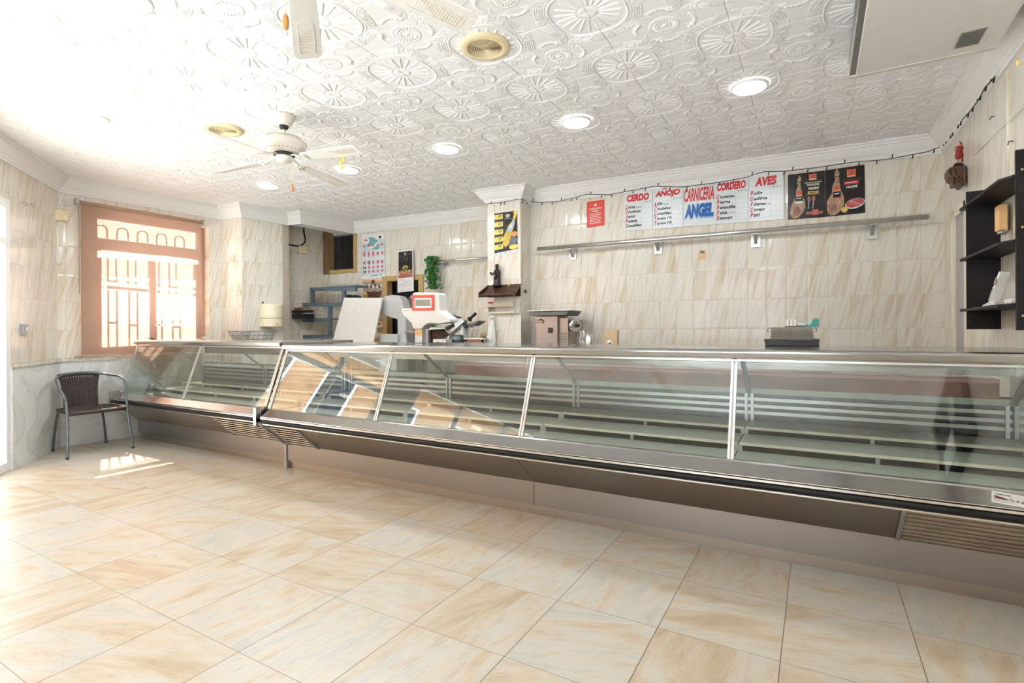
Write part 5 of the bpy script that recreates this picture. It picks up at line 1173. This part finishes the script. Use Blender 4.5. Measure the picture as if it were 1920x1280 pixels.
# cream roll holder
root = thing('roll_holder', 'cream wall holder for kitchen rolls under the wooden shelf', 'holder', onmp(942, 587))
def mpbox(m, x0, y0, x1, y1, o0, o1, mat_):
    p0, p1 = onmp(x0, y0), onmp(x1, y1); m.prism([p0+nMi*o0, V3((p1.x, p1.y, p0.z))+nMi*o0, p1+nMi*o0, V3((p0.x, p0.y, p1.z))+nMi*o0], nMi*(o1-o0), mat_)
m = MB(); mpbox(m, 917, 566, 967, 575, 0, .075, 'wire_cream'); m.build('upper_box', root, .004)
m = MB(); mpbox(m, 921, 566.5, 930, 569.5, .075, .078, 'ink_red'); m.build('red_label', root)
for x0, x1 in ((916.5, 919), (965, 967.5)): m = MB(); mpbox(m, x0, 575, x1, 587, 0, .05, 'wire_cream'); m.build('side_arm', root, .002)
m = MB(); mpbox(m, 917, 585, 967, 587, .02, .04, 'wire_cream'); m.build('lower_bar', root, .002)
m = MB(); mpbox(m, 919, 577, 928, 585, .02, .022, 'curtain_lace'); m.build('printed_paper', root)
m = MB(); mpbox(m, 967.5, 568, 976, 587, .0, .02, 'off_white'); m.build('side_plate', root)
# hanging cloth
p = onmp(922, 590, .06); zz = onmp(922, 645, .06).z
m = MB(); nr, nk = 12, 18; vs = []; fs = []
for i in range(nr+1):
    t = i/nr; 
    for k in range(nk):
        a = 2*PI*k/nk; r = (.012+.055*t**.8)*(1+.28*math.sin(3*a+2.5*t)+.15*math.sin(7*a)); vs.append(p+s_*(r*math.cos(a)-.035*t+.01)+nMi*(r*.5*math.sin(a))-V3((0, 0, .04+(p.z-zz-.045)*t)))
for i in range(nr):
    for k in range(nk): fs.append((i*nk+k, i*nk+(k+1) % nk, (i+1)*nk+(k+1) % nk, (i+1)*nk+k))
m.add(vs, fs, 'cloth', True); root = thing('hanging_bag', 'crumpled white bag hanging below the roll holder', 'bag', p-V3((0, 0, .3))); m.build('bag_body', root)
m = MB(); m.sph(p-V3((0, 0, .035)), (.03, .02, .028), 'ink_palecyan', 12, 8); m.build('bag_knot', root); m = MB(); m.tube([p+V3((0, 0, .04)), p-V3((0, 0, .02))], .002, 'grey_metal', 5); m.build('string', root)
nQ = (P_['q3']-P_['q2']).normalized(); nQi = V3((nQ.y, -nQ.x, 0)); p = atP(984, 546, np.array(P_['q2']), np.array(nQi)); m = MB(); wallbox(m, p, nQi, .05, .04, .02, 'green_leaf'); tag(m.build('green_plug', None, .003), 'small green wall plug on the shaded side of the middle pillar', 'wall plug')

# ================================================================== BACK WALL, RIGHT PART
pr = bprint(((1100.5, 379), (1133, 374), (1133.5, 422), (1100.5, 427.5)), 'red_panel', 'red_notice', 'small red notice with white text left of the price board', 'notice', .003, onback)
pr.rect(.03, .02, .97, .98, 'ink_red', 1); pr.rect(.07, .05, .93, .95, 'red_panel', 2); pr.ell(.5, .16, .07, .05, 'paper', 3); pr.text('CARNICERIA', .15, .27, .86, .33, 'paper', 3, .03); pr.text('ANGEL', .32, .36, .68, .42, 'paper', 3, .03)
for k in range(7): pr.rect(.16+.03*(k % 2), .48+.062*k, .84-.04*(k % 3), .498+.062*k, 'paper', 3)
for k in range(8): pr.ell(.04, .1+.11*k, .035, .03, 'ink_red', 3); pr.ell(.96, .1+.11*k, .035, .03, 'ink_red', 3)
done(pr)
# price board: five panels in a row
TLx = [1170.2, 1224.2, 1281.3, 1340.3, 1403.3, 1470.4]
ytop = [361, 351.5, 348, 338, 332, 320.5] if False else None
def yt(x): return 360.8+(x-1170.2)*(320.0-360.8)/300.2
def yb(x): return 433.3+(x-1170.2)*(410.8-433.3)/300.2
root = thing('price_board', 'wide white butcher price board with red and blue lettering above the steel rail', 'price board', onback(1320, 422, .01))
cols = [('CERDO', ['Cinta', 'Chuletas', 'Jamón', 'Paleta', 'Costillas'], {0: 'de Lomo'}), ('AÑOJO', ['Lomo', 'Chuletas', 'Costillas', 'Ternera 1ªA', 'Ternera 2ªB'], {0: 'Cinta Ternera'}), None, ('CORDERO', ['Chuletas', 'Pierna', 'Paletilla', 'Falda', 'Despojo'], {3: 'y Cuello'}), ('AVES', ['Pollo', 'Gallina', 'Filetes', 'Conejo', 'Pavo'], {2: 'de Pollo'})]
labs = ['pork price panel', 'yearling beef price panel', 'panel with the shop name', 'lamb price panel', 'poultry price panel']
for i, cdef in enumerate(cols):
    xa, xb = TLx[i]+.25, TLx[i+1]-.25
    pr = Print(*[onback(x, y, .004) for x, y in ((xa, yt(xa)), (xb, yt(xb)), (xb, yb(xb)), (xa, yb(xa)))], thick=.006).base('board_white')
    if cdef is None:
        pr.text('CARNICERIA', .02, .12, .98, .43, 'ink_red', 2, .035, .22); pr.text('ANGEL', .03, .52, .965, .85, 'ink_lightblue', 2, .07, .15); pr.text('ANGEL', .04, .49, .975, .81, 'ink_blue', 4, .07, .15)
    else:
        head, items, extra = cdef
        wd = {'CERDO': (.10, .88), 'AÑOJO': (.08, .90), 'CORDERO': (.06, .93), 'AVES': (.18, .80)}[head]
        pr.text(head.replace('Ñ', 'N'), wd[0], .085 if head != 'AVES' else .07, wd[1], .265, 'ink_red', 3, .06, .18)
        if 'Ñ' in head: pr.poly([(.33, .045), (.345, .065), (.40, .05), (.45, .065), (.475, .035), (.455, .02), (.41, .035), (.36, .02)], 'ink_red', 3)
        for k in range(6): pr.rect(0, .335+.118*k, .985, .3385+.118*k, 'ink_lightblue', 1)
        pr.rect(.63, .30, .638, .93, 'ink_lightblue', 1); pr.rect(.985, .0, .995, 1., 'ink_lightblue', 1)
        for k in range(3): pr.rect(.68+.1*k, .30, .74+.1*k, .312, 'ink_black', 1)
        for k, it in enumerate(items):
            y0, y1 = .365+.118*k, .435+.118*k; u = .05; wl = min(.57, .066*len(it)+.02)
            if k in extra: wl *= .95
            ic = .085
            pr.text(it[0], u, y0-.018, u+ic, y1+.012, 'ink_red', 3, .045, .3)
            asc = any(ch in 'bdfhklt' for ch in it[1:]); desc = any(ch in 'gjpqy' for ch in it[1:])
            pr.text(it[1:], u+ic+.008, y0 if asc or True else y0+.015, u+wl, y1+(.018 if desc else 0), 'ink_black', 3, .03, .3)
            if k in extra: pr.text(extra[k], u+wl+.02, y0+.03, min(.62, u+wl+.22) if wl < .4 else .62, y1, 'ink_black', 3, .01, .3)
    pr.mb.build('price_panel', root, 0, labs[i])
# two ham posters
def hamp(px, lab, price, right):
    pr = bprint(px, 'poster_black', 'ham_poster', lab, 'poster', .003, onback)
    if not right:
        pr.poly([(.32, .04), (.27, .12), (.255, .22), (.29, .24), (.24, .36), (.22, .50), (.12, .66), (.06, .80), (.07, .92), (.16, .985), (.28, .97), (.42, .86), (.48, .74), (.46, .60), (.38, .46), (.36, .34), (.35, .24), (.37, .10)], 'ham', 1)
        pr.ell(.25, .82, .10, .10, 'ham_dark', 2); pr.rect(.27, .19, .36, .205, 'poster_black', 3); pr.rect(.24, .38, .39, .50, 'ink_orange', 3); pr.rect(.25, .39, .38, .47, 'ham_red', 4); pr.rect(.20, .51, .42, .61, 'poster_black', 4); pr.rect(.23, .54, .37, .555, 'paper', 5); pr.rect(.20, .61, .40, .66, 'paper', 5)
        bx = (.58, .78); by = (.045, .18); pr.rect(.46, .215, .92, .235, 'grey_metal_light', 1); pr.rect(.52, .25, .86, .30, 'curtain_lace', 1); pr.text(price, .56, .325, .84, .39, 'paper', 3, .04); pr.rect(.55, .415, .83, .475, 'ink_gold', 2); pr.rect(.60, .435, .78, .455, 'ink_black', 3); pr.rect(.50, .485, .88, .49, 'ink_gold', 1)
        for u, c in ((.58, 'ham_dark'), (.70, 'ham_red')):
            pr.rect(u-.04, .53, u+.04, .62, c, 2); pr.poly([(u-.01, .62), (u-.03, .80), (u-.015, .80), (u+.01, .62)], 'grey_metal_light', 2)
        pr.rect(.66, .82, .82, .94, 'ham_red', 2); pr.rect(.5, .86, .95, .92, 'ham_dark', 1)
    else:
        pr.poly([(.30, .0), (.25, .08), (.24, .18), (.27, .22), (.19, .37), (.17, .52), (.05, .66), (.04, .80), (.06, .93), (.16, .985), (.28, .97), (.40, .90), (.48, .78), (.48, .62), (.40, .46), (.38, .34), (.36, .20), (.37, .08)], 'ham', 1)
        pr.ell(.20, .82, .11, .08, 'ham_dark', 2); pr.rect(.25, .16, .36, .175, 'poster_black', 3); pr.rect(.22, .36, .37, .48, 'ink_orange', 3); pr.rect(.23, .37, .36, .45, 'ham_red', 4); pr.rect(.20, .49, .40, .61, 'poster_black', 4); pr.rect(.23, .52, .36, .545, 'paper', 5); pr.rect(.20, .61, .40, .63, 'ham_red', 5)
        bx = (.56, .78); by = (.06, .22); pr.rect(.45, .26, .93, .275, 'maroon', 1); pr.rect(.48, .30, .85, .37, 'ink_red', 2); pr.rect(.52, .325, .80, .34, 'paper', 3); pr.text(price, .54, .395, .82, .455, 'paper', 3, .04)
        pr.ell(.75, .78, .25, .105, 'paper', 2, 28, -.12); pr.ell(.75, .77, .23, .092, 'ham_red', 3, 28, -.12)
        for k in range(14): pr.ell(.62+.28*((k*37 % 14)/14), .72+.1*((k*23 % 14)/14), .04, .012, 'ink_pink', 4, 10, k)
        pr.ell(.49, .89, .085, .062, 'ink_gold', 4); pr.ell(.49, .89, .06, .045, 'ink_yellow', 5)
    pr.rect(bx[0], by[0], bx[1], by[1], 'ink_orange', 2); pr.rect(bx[0]+.02, by[0]+.01, bx[1]-.02, by[1]-.035, 'red_panel', 3); pr.ell((bx[0]+bx[1])/2, by[0]+.07, .05, .03, 'ham_dark', 4); pr.rect(bx[0]+.03, by[1]-.025, bx[1]-.03, by[1]-.012, 'paper', 4); done(pr)
hamp(((1477, 328), (1546.3, 319.5), (1547, 406.8), (1477, 412)), 'black poster of a whole cured ham priced 180,00, nearest the price board', '180,00€', False)
hamp(((1546.8, 319.3), (1621, 308.6), (1622, 399), (1547.5, 406.5)), 'black poster of a cured ham beside a plate of slices, priced 160,00', '160,00€', True)
# long steel rail
p, q = onback(1008, 467.5, .12), onback(1741, 405.5, .12); q.z = p.z = (p.z+q.z)/2
railthing('meat_rail', 'long steel meat rail under the price board on the tiled back wall', p, q, .024, [onback(x, 440, .12)*1 for x in ()]+[V3((onback(x, y, .12).x, onback(x, y, .12).y, p.z)) for x, y in ((1068, 470), (1230, 455), (1416, 438), (1638, 420))], BKN, .11, .15)
m = MB(); pr = bprint(((1310.5, 470), (1323.5, 469.5), (1323.5, 486), (1310.5, 486.5)), 'cardboard_orange', 'wall_tag', 'tiny orange tag with a grey clip under the middle of the meat rail', 'tag', .002, onback); pr.rect(.2, 0, .8, .3, 'grey_metal', 1); done(pr)
# machines and things on the long work table
YG = 5.50
root = thing('meat_grinder', 'stainless meat grinder with a flat tray on top right of the pillar', 'meat grinder', V3((atY(1025, 640, YG).x, YG+.12, 1.07)))
a, b = atY(1005, 645, YG), atY(1045, 592, YG); zb_ = 1.085; zt_ = b.z
m = MB(); m.bb((a.x, YG, zb_), (b.x, YG+.30, zt_), 'grinder_steel'); m.build('motor_housing', root, .006)
m = MB(); m.bb((b.x, YG+.04, zb_), (b.x+.115, YG+.28, zt_-.02), 'steel_brushed'); m.build('side_housing', root, .006)
tl_, tr_ = atY(991, 582, YG-.05), atY(1067, 582, YG-.05); zt2 = tr_.z; za = atY(1000, 592, YG-.05).z
m = MB(); m.prism([(tl_.x, YG-.05, zt2), (tl_.x+.03, YG-.05, za), (tr_.x-.04, YG-.05, za), (tr_.x, YG-.05, zt2)][::-1], (0, .36, 0), 'ac_side'); m.prism([(tl_.x-.012, YG-.06, zt2), (tr_.x+.012, YG-.06, zt2), (tr_.x+.012, YG+.32, zt2), (tl_.x-.012, YG+.32, zt2)], (0, 0, .01), 'aluminium'); m.build('feed_tray', root, .003)
c = V3((b.x+.115, YG+.13, atY(1054, 610, YG).z)); m = MB(); m.lathe(c, [(.055, 0), (.062, .005), (.065, .05), (.075, .055), (.075, .09), (.05, .095), (.03, .085)], 'aluminium', 28, ax=(1, -.6, 0)); m.build('mincing_head', root)
m = MB(); m.tube([c+V3((.08, -.05, 0)), c+V3((.12, -.03, 0))], .012, 'black_plastic', 8); m.build('head_knob', root)
m = MB(); c_ = atY(1032, 619, YG-.002); m.box((c_.x, YG-.006, c_.z), (.055, .012, .06), 'black_plastic'); m.build('switch', root, .002)
c_ = atY(1014, 601.5, YG); pr = Print(*[V3((c_.x+dx, YG-.001, c_.z+dz)) for dx, dz in ((-.04, .028), (.045, .028), (.045, -.028), (-.04, -.028))], thick=.001)
pr.poly([(.0, .35), (0, 1), (.3, .8), (1, 1), (1, .4), (.5, 0)], 'black_plastic', 1); pr.poly([(.05, .5), (.05, .85), (.4, .7), (.9, .8), (.9, .55), (.5, .4)], 'ink_gold', 2); pr.mb.build('gold_badge', root)
m = MB()
for k in range(8): z = zb_+.03+.018*k; m.bb((b.x+.02, YG+.034, z), (b.x+.10, YG+.042, z+.007), 'ac_side')
m.build('cooling_slots', root)
m = MB(); m.bb((a.x-.14, YG-.02, 1.072), (a.x-.02, YG+.2, 1.10), 'black_plastic'); tag(m.build('black_tray', None, .004), 'flat black tray on the table left of the meat grinder', 'tray')
for x, y, lab in ((1090.5, 621, 'twisted bright steel skewer rack left of the steel cylinder'),):
    p = atY(x, 642, 5.5); p.z = 1.07; h = atY(x, 620, 5.5).z
    m = MB()
    for dx, dy in ((-.015, 0), (.02, .01), (.0, .03)): m.tube(smoothpath([p+V3((dx, dy, .006)), p+V3((dx+.015, dy, .05)), p+V3((dx-.015, dy, .10)), p+V3((dx+.01, dy, .15)), p+V3((dx, dy, h-1.07))], 5), .006, 'chrome', 7)
    m.lathe(p, [(.04, 0), (.04, .008)], 'chrome', 20); tag(m.build('skewer_rack'), lab, 'skewers')
p = atY(1104, 642, 5.5); p.z = 1.071; h = atY(1104, 624, 5.5).z; m = MB(); m.lathe(p, [(.042, 0), (.044, .004), (.044, h-1.07), (.041, h-1.07), (.041, .01)], 'aluminium', 28); tag(m.build('steel_canister'), 'plain steel cylinder canister between grinder and paper bag', 'canister')
m = MB(); p = atY(1074, 643, 5.4); p.z = 1.071; m.box((p.x, p.y, 1.076), (.14, .05, .01), 'dark_bronze', Matrix.Rotation(.2, 3, 'Z')); m.tube([(p.x-.06, p.y, 1.08), (p.x+.09, p.y+.02, 1.10)], .006, 'dark_bronze', 6); tag(m.build('kitchen_knife'), 'dark low tool lying on the table right of the grinder', 'tool')
a, b = atY(1132, 645, 5.5), atY(1157, 618, 5.5); root = thing('paper_bag', 'small brown kraft paper bag with a white label on the back table', 'bag', V3(((a.x+b.x)/2, 5.53, 1.07)))
m = MB(); m.prism([(a.x, 5.5, 1.071), (b.x, 5.5, 1.071), (b.x-.003, 5.52, b.z), (a.x+.003, 5.52, b.z)], (0, .06, 0), 'kraft'); m.build('bag_body', root, .004)
m = MB(); m.lathe(((a.x+b.x)/2-.01, 5.503, 1.135), [(.032, 0), (.032, .003)], 'paper', 20, ax=(0, -1, .12)); m.box(((a.x+b.x)/2-.01, 5.4985, 1.135), (.03, .003, .008), 'ink_blue'); m.box(((a.x+b.x)/2, 5.498, 1.14), (.008, .003, .028), 'ink_black'); m.build('bag_label', root)
# box of wrapping paper on the counter at the right
Yk = 3.92; a, b = atY(1434, 649.5, Yk), atY(1536, 636, Yk)
root = thing('black_crate', 'shallow black crate on the counter top holding stacked paper', 'crate', V3(((a.x+b.x)/2, Yk+.12, 1.166)))
zc0, zc1 = 1.168, atY(1480, 636, Yk).z
m = MB()
m.bb((a.x, Yk, zc0), (b.x, Yk+.26, zc0+.006), 'black_plastic'); m.bb((a.x, Yk, zc0), (b.x, Yk+.008, zc1), 'black_plastic'); m.bb((a.x, Yk+.252, zc0), (b.x, Yk+.26, zc1), 'black_plastic'); m.bb((a.x, Yk, zc0), (a.x+.008, Yk+.26, zc1), 'black_plastic'); m.bb((b.x-.008, Yk, zc0), (b.x, Yk+.26, zc1), 'black_plastic'); m.bb((a.x-.004, Yk-.004, zc1-.012), (b.x+.004, Yk, zc1), 'black_plastic'); m.build('crate_body', root, .002)
zcur = zc0+.008; x0, x1 = atY(1440, 625, Yk).x, atY(1530, 625, Yk).x; zpt = atY(1480, 612.5, Yk).z
labs = ['lowest wad of grey wrapping paper lying inside the black crate', 'grey wad of wrapping paper just above the rim of the black crate', 'middle wad of grey wrapping paper in the crate stack', 'curled topmost wad of grey wrapping paper under the tape']
hs = [zc1-zcur+.004, (zpt-zc1)*.33, (zpt-zc1)*.30, (zpt-zc1)*.30]
for k, (h, lab) in enumerate(zip(hs, labs)):
    m = MB(); i_ = .012+.002*k; n = 5
    for j in range(n): dz = h/n; jj = .003*math.sin(j*2.3+k); m.bb((x0+i_+jj, Yk+.012+jj, zcur+dz*j+.0004), (x1-i_+jj, Yk+.245+jj, zcur+dz*(j+1)-.0004), 'newspaper')
    if k == 3:
        for xx, sg in ((x0, -1), (x1, 1)): m.tube([(xx+sg*-.012, Yk+.014, zcur+h*.9), (xx+sg*.004, Yk+.01, zcur+h*.5), (xx, Yk+.012, zcur-.01)], .005, 'newspaper', 6)
    zcur += h; tag(m.build('paper_wad', None, .001), lab, 'paper', 'wrapping paper stack')
zt_ = zcur+.001
a = atY(1474, 607, Yk+.08); m = MB()
for k in range(3): m.bb((a.x+.022*k, Yk+.07, zt_), (a.x+.022*k+.019, Yk+.13, atY(1480, 599.5, Yk+.08).z), 'paper')
tag(m.build('white_tub', None, .003), 'ribbed white box standing on top of the paper stack', 'box')
p = atY(1502, 603, Yk+.12); m = MB(); m.lathe((p.x, Yk+.12, zt_+.001), [(.03, 0), (.04, .004), (.04, .022), (.03, .026), (.028, .01)], 'ink_palecyan', 24); tag(m.build('tape_roll'), 'roll of clear tape in the middle on the paper stack', 'tape')
a = atY(1519, 607, Yk+.1); m = MB(); m.prism([(a.x-.03, Yk+.09, zt_), (a.x+.05, Yk+.09, zt_), (a.x+.05, Yk+.09, atY(1522, 597, Yk+.1).z), (a.x+.018, Yk+.09, atY(1522, 597, Yk+.1).z), (a.x+.005, Yk+.09, zt_+.02)], (0, .03, 0), 'green_plastic'); tag(m.build('tape_dispenser', None, .003), 'teal tape dispenser at the right end on the paper stack', 'tape dispenser')
p = atY(1490, 608, Yk+.03); m = MB(); m.box((p.x, Yk+.04, zt_+.003), (.11, .03, .005), 'dark_bronze', Matrix.Rotation(.1, 3, 'Z')); tag(m.build('black_pen'), 'dark flat marker lying at the front of the paper stack', 'pen')

# ================================================================== RIGHT WALL
XW = 1.015
root = thing('wall_shelf_unit', 'black wall shelf unit with three shelves at the right edge of the photo', 'shelf unit', (.98, 4.7, 1.27))
def yz(x, y, X=XW): q = atX(x, y, X); return q
for xo, yy, z0_, z1_ in ((.850, 4.46, 1.27, 2.165), (.905, 3.70, 1.265, 2.205)):
    m = MB(); m.bb((xo, yy, z0_), (1.028, yy+.018, z1_), 'black_wood'); m.build('side_board', root, .002)
for z in (2.065, 1.725, 1.388):
    m = MB(); m.prism([(.84, 4.60, z), (.856, 3.80, z), (.90, 3.722, z), (1.026, 3.722, z), (1.026, 4.64, z)], (0, 0, .018), 'black_wood'); m.build('shelf', root, .003)
ZL = 1.407; YLO = (3.8, 4.6)
m = MB()
for z in (2.10, 1.80, 1.34): m.lathe((.93, 3.70, z), [(.006, 0), (.005, .004)], 'brass', 10, ax=(0, -1, 0))
m.build('screw_caps', root)
# cordless phone in its cradle
py_ = 4.02
root = thing('cordless_phone', 'white cordless phone standing in its cradle on the lowest black shelf', 'phone', (.945, py_, ZL))
m = MB(); m.prism([(.885, py_-.02, ZL+.001), (.885, py_+.24, ZL+.001), (.885, py_+.24, ZL+.012), (.885, py_+.05, ZL+.03), (.885, py_-.02, ZL+.028)], (.06, 0, 0), 'white_plastic'); m.build('cradle', root, .004)
hb = V3((.905, py_+.09, ZL+.018)); ht = V3((.935, py_-.0, ZL+.19))
m = MB(); m.beam(hb, ht, .028, .05, 'white_plastic', up=(1, 0, 0)); hs_ = m.build('handset', root, .008)
d = (ht-hb); m = MB(); upx = V3((-.0145, 0, 0))
sd_ = V3((0, d.z, -d.y)).normalized()
nk = d.cross(V3((1, 0, 0))).normalized()
m.beam(hb+d*.62+nk*.0+V3((-.026, 0, 0))+V3((.0, 0, 0)), hb+d*.80+V3((-.026, 0, 0)), .03, .003, 'lcd', up=(1, 0, 0)); m.build('phone_screen', hs_)
m = MB()
for i in range(5):
    for j in range(3): m.box(hb+d*(.12+.09*i)+V3((-.026, 0, 0))+d.normalized().cross(V3((1, 0, 0)))*(.008*(j-1)), (.003, .006, .007), 'grey_metal_light')
m.build('keypad', hs_)
m = MB(); yr_ = 3.84; m.bb((.90, yr_-.07, ZL), (.985, yr_+.05, ZL+.028), 'white_plastic'); tag(m.build('router', None, .006), 'small white router box right of the cordless phone', 'router')
m = MB(); q = atX(1815, 582, .96); m.tube(smoothpath([V3((.935, YLO[1]-.02, ZL-.02)), V3((.94, YLO[1]-.05, ZL-.07)), V3((.95, YLO[1]-.11, ZL-.12)), V3((.96, YLO[1]-.13, ZL-.10))], 5), .004, 'black_rubber', 6); tag(m.build('phone_cable'), 'thin dark cable drooping under the left end of the lowest shelf', 'cable')
root = thing('socket_panel', 'clear wall socket panel with a light wood strip inside the shelf unit', 'socket', yz(1885, 430))
a, b = yz(1877, 392), yz(1892, 432); m = MB(); m.bb((XW-.02, b.y, b.z), (XW, a.y, a.z), 'off_white'); m.build('socket_plate', root, .003)
a, b = yz(1889, 387), yz(1898, 429); m = MB(); m.bb((XW-.06, b.y, b.z), (XW-.02, a.y, a.z), 'cardboard_orange'); m.build('wood_strip', root, .003)
# corbel with saint figure
cy_ = 5.26
def cq(x, y, Y=cy_): return atY(x, y, Y)
root = thing('carved_corbel', 'brown carved wall corbel in the right corner below the string lights', 'corbel', cq(1800, 350))
m = MB(); m.prism([cq(x, y) for x, y in ((1789, 312), (1812, 309), (1813, 343), (1806, 349), (1800, 350), (1797, 345), (1790, 348), (1786, 345), (1787, 339), (1780, 335.5), (1777, 329), (1776, 320), (1780, 314))][::-1], (0, .13, 0), 'brown_carved'); m.build('corbel_body', root, .008)
for pts, r_ in ((((1781, 317), (1778, 324), (1782, 331), (1788, 330), (1788, 322), (1784, 320)), .010), (((1789, 334), (1786, 341), (1790, 346), (1795, 342), (1792, 338)), .009), (((1784, 316), (1792, 317), (1799, 322), (1798, 330), (1791, 328)), .007), (((1786, 326), (1793, 331), (1800, 338), (1806, 346)), .009), (((1801, 311), (1802, 330), (1803, 344)), .006), (((1808, 310), (1808, 330), (1809, 343)), .006)):
    m = MB(); m.tube(smoothpath([cq(x, y, cy_-.004) for x, y in pts], 5), r_, 'brown_carved', 8); m.build('carved_scroll', root)
m = MB(); m.prism([cq(x, y, cy_+.01) for x, y in ((1787, 313), (1789, 307), (1793, 304.5), (1803, 304.5), (1808, 307), (1809, 311))][::-1], (0, .10, 0), 'black_plastic'); m.build('dark_plinth', root, .006)
fb = cq(1798.5, 304.3, cy_+.05); ft = cq(1798, 267, cy_+.05); hh = ft.z-fb.z; x0, yy0, fz = fb.x, fb.y, fb.z+.001
root = thing('saint_figure', 'small figure in a red robe standing on the carved corbel', 'figurine', (x0, yy0, fz))
m = MB(); m.lathe((x0, yy0, fz+hh*.16), [(.020, 0), (.027, hh*.1), (.026, hh*.25), (.022, hh*.40), (.028, hh*.54), (.022, hh*.62), (.010, hh*.66)], 'red_robe', 16); m.prism([(x0+.004, yy0, fz), (x0+.026, yy0, fz), (x0+.024, yy0, fz+hh*.3), (x0, yy0, fz+hh*.3)], (0, .012, 0), 'red_robe'); m.build('robe', root)
m = MB(); m.sph((x0-.002, yy0, fz+hh*.89), (.015, .015, .020), 'skin', 12, 8); m.lathe((x0-.002, yy0, fz+hh*.78), [(.010, 0), (.008, .02)], 'skin', 10); m.build('head', root); m = MB(); m.sph((x0+.003, yy0+.003, fz+hh*.92), (.016, .016, .019), 'brown_carved', 12, 8); m.build('hair', root)
m = MB(); m.tube([(x0-.024, yy0-.004, fz+hh*.74), (x0-.034, yy0-.01, fz+hh*.62), (x0-.014, yy0-.024, fz+hh*.66)], .007, 'skin', 8); m.build('arm', root)
for dx in (-.012, .006): m = MB(); m.tube([(x0+dx, yy0-.004, fz), (x0+dx, yy0-.004, fz+hh*.2)], .008, 'skin', 8); m.build('leg', root)
# cable conduit up the right wall, thin wire
m = MB(); m.tube([atX(1891, 135, 1.02), atX(1892, 331, 1.02)], .011, 'wire_cream', 8); tag(m.build('cable_conduit'), 'cream vertical cable on the right wall above the black shelf unit', 'cable')
m = MB(); m.tube(smoothpath([atX(1795, 262, 1.01), atX(1860, 262, 1.01), atX(1845, 270, 1.01), atX(1826, 290, 1.01), atX(1900, 210, 1.01)], 4) if False else [atX(1826, 291, 1.01), atX(1918, 202, 1.01)], .0025, 'off_white', 5); tag(m.build('thin_wire'), 'thin slanting wire on the tiles right of the saint figure', 'wire')
m = MB(); m.tube(smoothpath([atX(1789, 400, 1.0), atX(1786, 396, 1.0), atX(1785.5, 420, 1.0), atX(1785.5, 650, 1.0)], 5), .006, 'wire_cream', 6); tag(m.build('white_cable'), 'cream cable running down beside the side door frame', 'cable')
for x, y, l in ((1865, 218, 'pair of small metal hooks high on the right wall tiles'), (1900, 264, 'small metal hook just above the black shelf unit')):
    q = atX(x, y, 1.02); m = MB(); m.tube([q, q-V3((.02, 0, .0)), q-V3((.025, 0, .02))], .004, 'grey_metal', 6); tag(m.build('wall_hook'), l, 'hook')
# orange glint: glowing bead standing in for a faint reflection near the cornice
q = atX(1908, 118, 1.0); m = MB(); m.sph(q, (.006, .012, .014), 'orange_glint_glow', 12, 8); m.lathe(q+V3((.03, 0, 0)), [(.02, 0), (.02, .02)], 'white_plastic', 12, ax=(-1, 0, 0)); tag(m.build('orange_glint'), 'tiny orange glowing bead standing in for a reflection high on the right wall', 'glint')
# string of unlit fairy lights along the cornice
pts_px = [(914, 382), (940, 379), (962, 375), (977, 373.5), (992, 377.5), (1010, 379.5), (1045, 378), (1075, 371), (1100, 364), (1140, 365), (1180, 358), (1225, 349), (1280, 350.5), (1340, 343), (1400, 332), (1432, 321.5), (1475, 321), (1540, 313), (1600, 304), (1660, 299), (1700, 292), (1740, 284), (1763, 275)]
pts = []
for x, y in pts_px:
    if x < 976: pts.append(onmp(x, y, .022))
    elif x < 994: pts.append(atP(x, y, np.array(P_['q2'])+np.array(nQi)*.022, np.array(nQi)))
    else: pts.append(onback(x, y, .045 if 994 < x else .03))
rp = [(1769, 268), (1785, 250), (1795, 235), (1808, 220), (1822, 205), (1836, 185), (1846, 165), (1866, 143)]
pts += [atX(x, y, .985) for x, y in rp]
root = thing('string_lights', 'unlit string of tiny dark fairy lights under the cornice of the back wall', 'string lights', pts[10]-V3((0, 0, .05)))
m = MB(); m.tube(pts, .0035, 'black_rubber', 5); m.build('wire', root)
acc = 0; k = 0
for p, q in zip(pts[:-1], pts[1:]):
    L_ = (q-p).length; t = (.14-acc) if acc else .05; 
    while t < L_:
        c = p.lerp(q, t/L_); up = 1 if k % 3 == 0 else -1
        m = MB(); m.tube([c, c+V3((.008*up, -.004, up*.035))], [.0035, .006], 'black_rubber', 5)
        m.build('fairy_bulb', root); k += 1; t += .14 if c.x < .9 else .09
    acc = 0
# black board with clock high on the right wall beside the camera (seen only as a reflection)
root = thing('notice_shelf', 'black board on the right wall near the camera, seen reflected in the glass', 'board', (1.0, .85, 1.85))
m = MB(); m.bb((.98, .25, 1.85), (1.03, 1.45, 2.62), 'black_wood'); m.build('board_body', root, .004)
m = MB(); m.bb((.972, .55, 1.95), (.98, 1.0, 2.15), 'paper'); m.build('white_notice', root)
root = thing('wall_clock', 'round pale wall clock hung on the black board, seen reflected in the glass', 'clock', (.97, 1.12, 2.15))
m = MB(); m.lathe((.979, 1.12, 2.27), [(.11, 0), (.115, .01), (.105, .02)], 'off_white', 32, ax=(-1, 0, 0)); m.build('clock_case', root)
m = MB(); m.beam((.955, 1.12, 2.27), (.955, 1.12, 2.34), .006, .003, 'black_plastic'); m.beam((.955, 1.12, 2.27), (.955, 1.16, 2.26), .006, .003, 'black_plastic'); m.build('clock_hands', root)
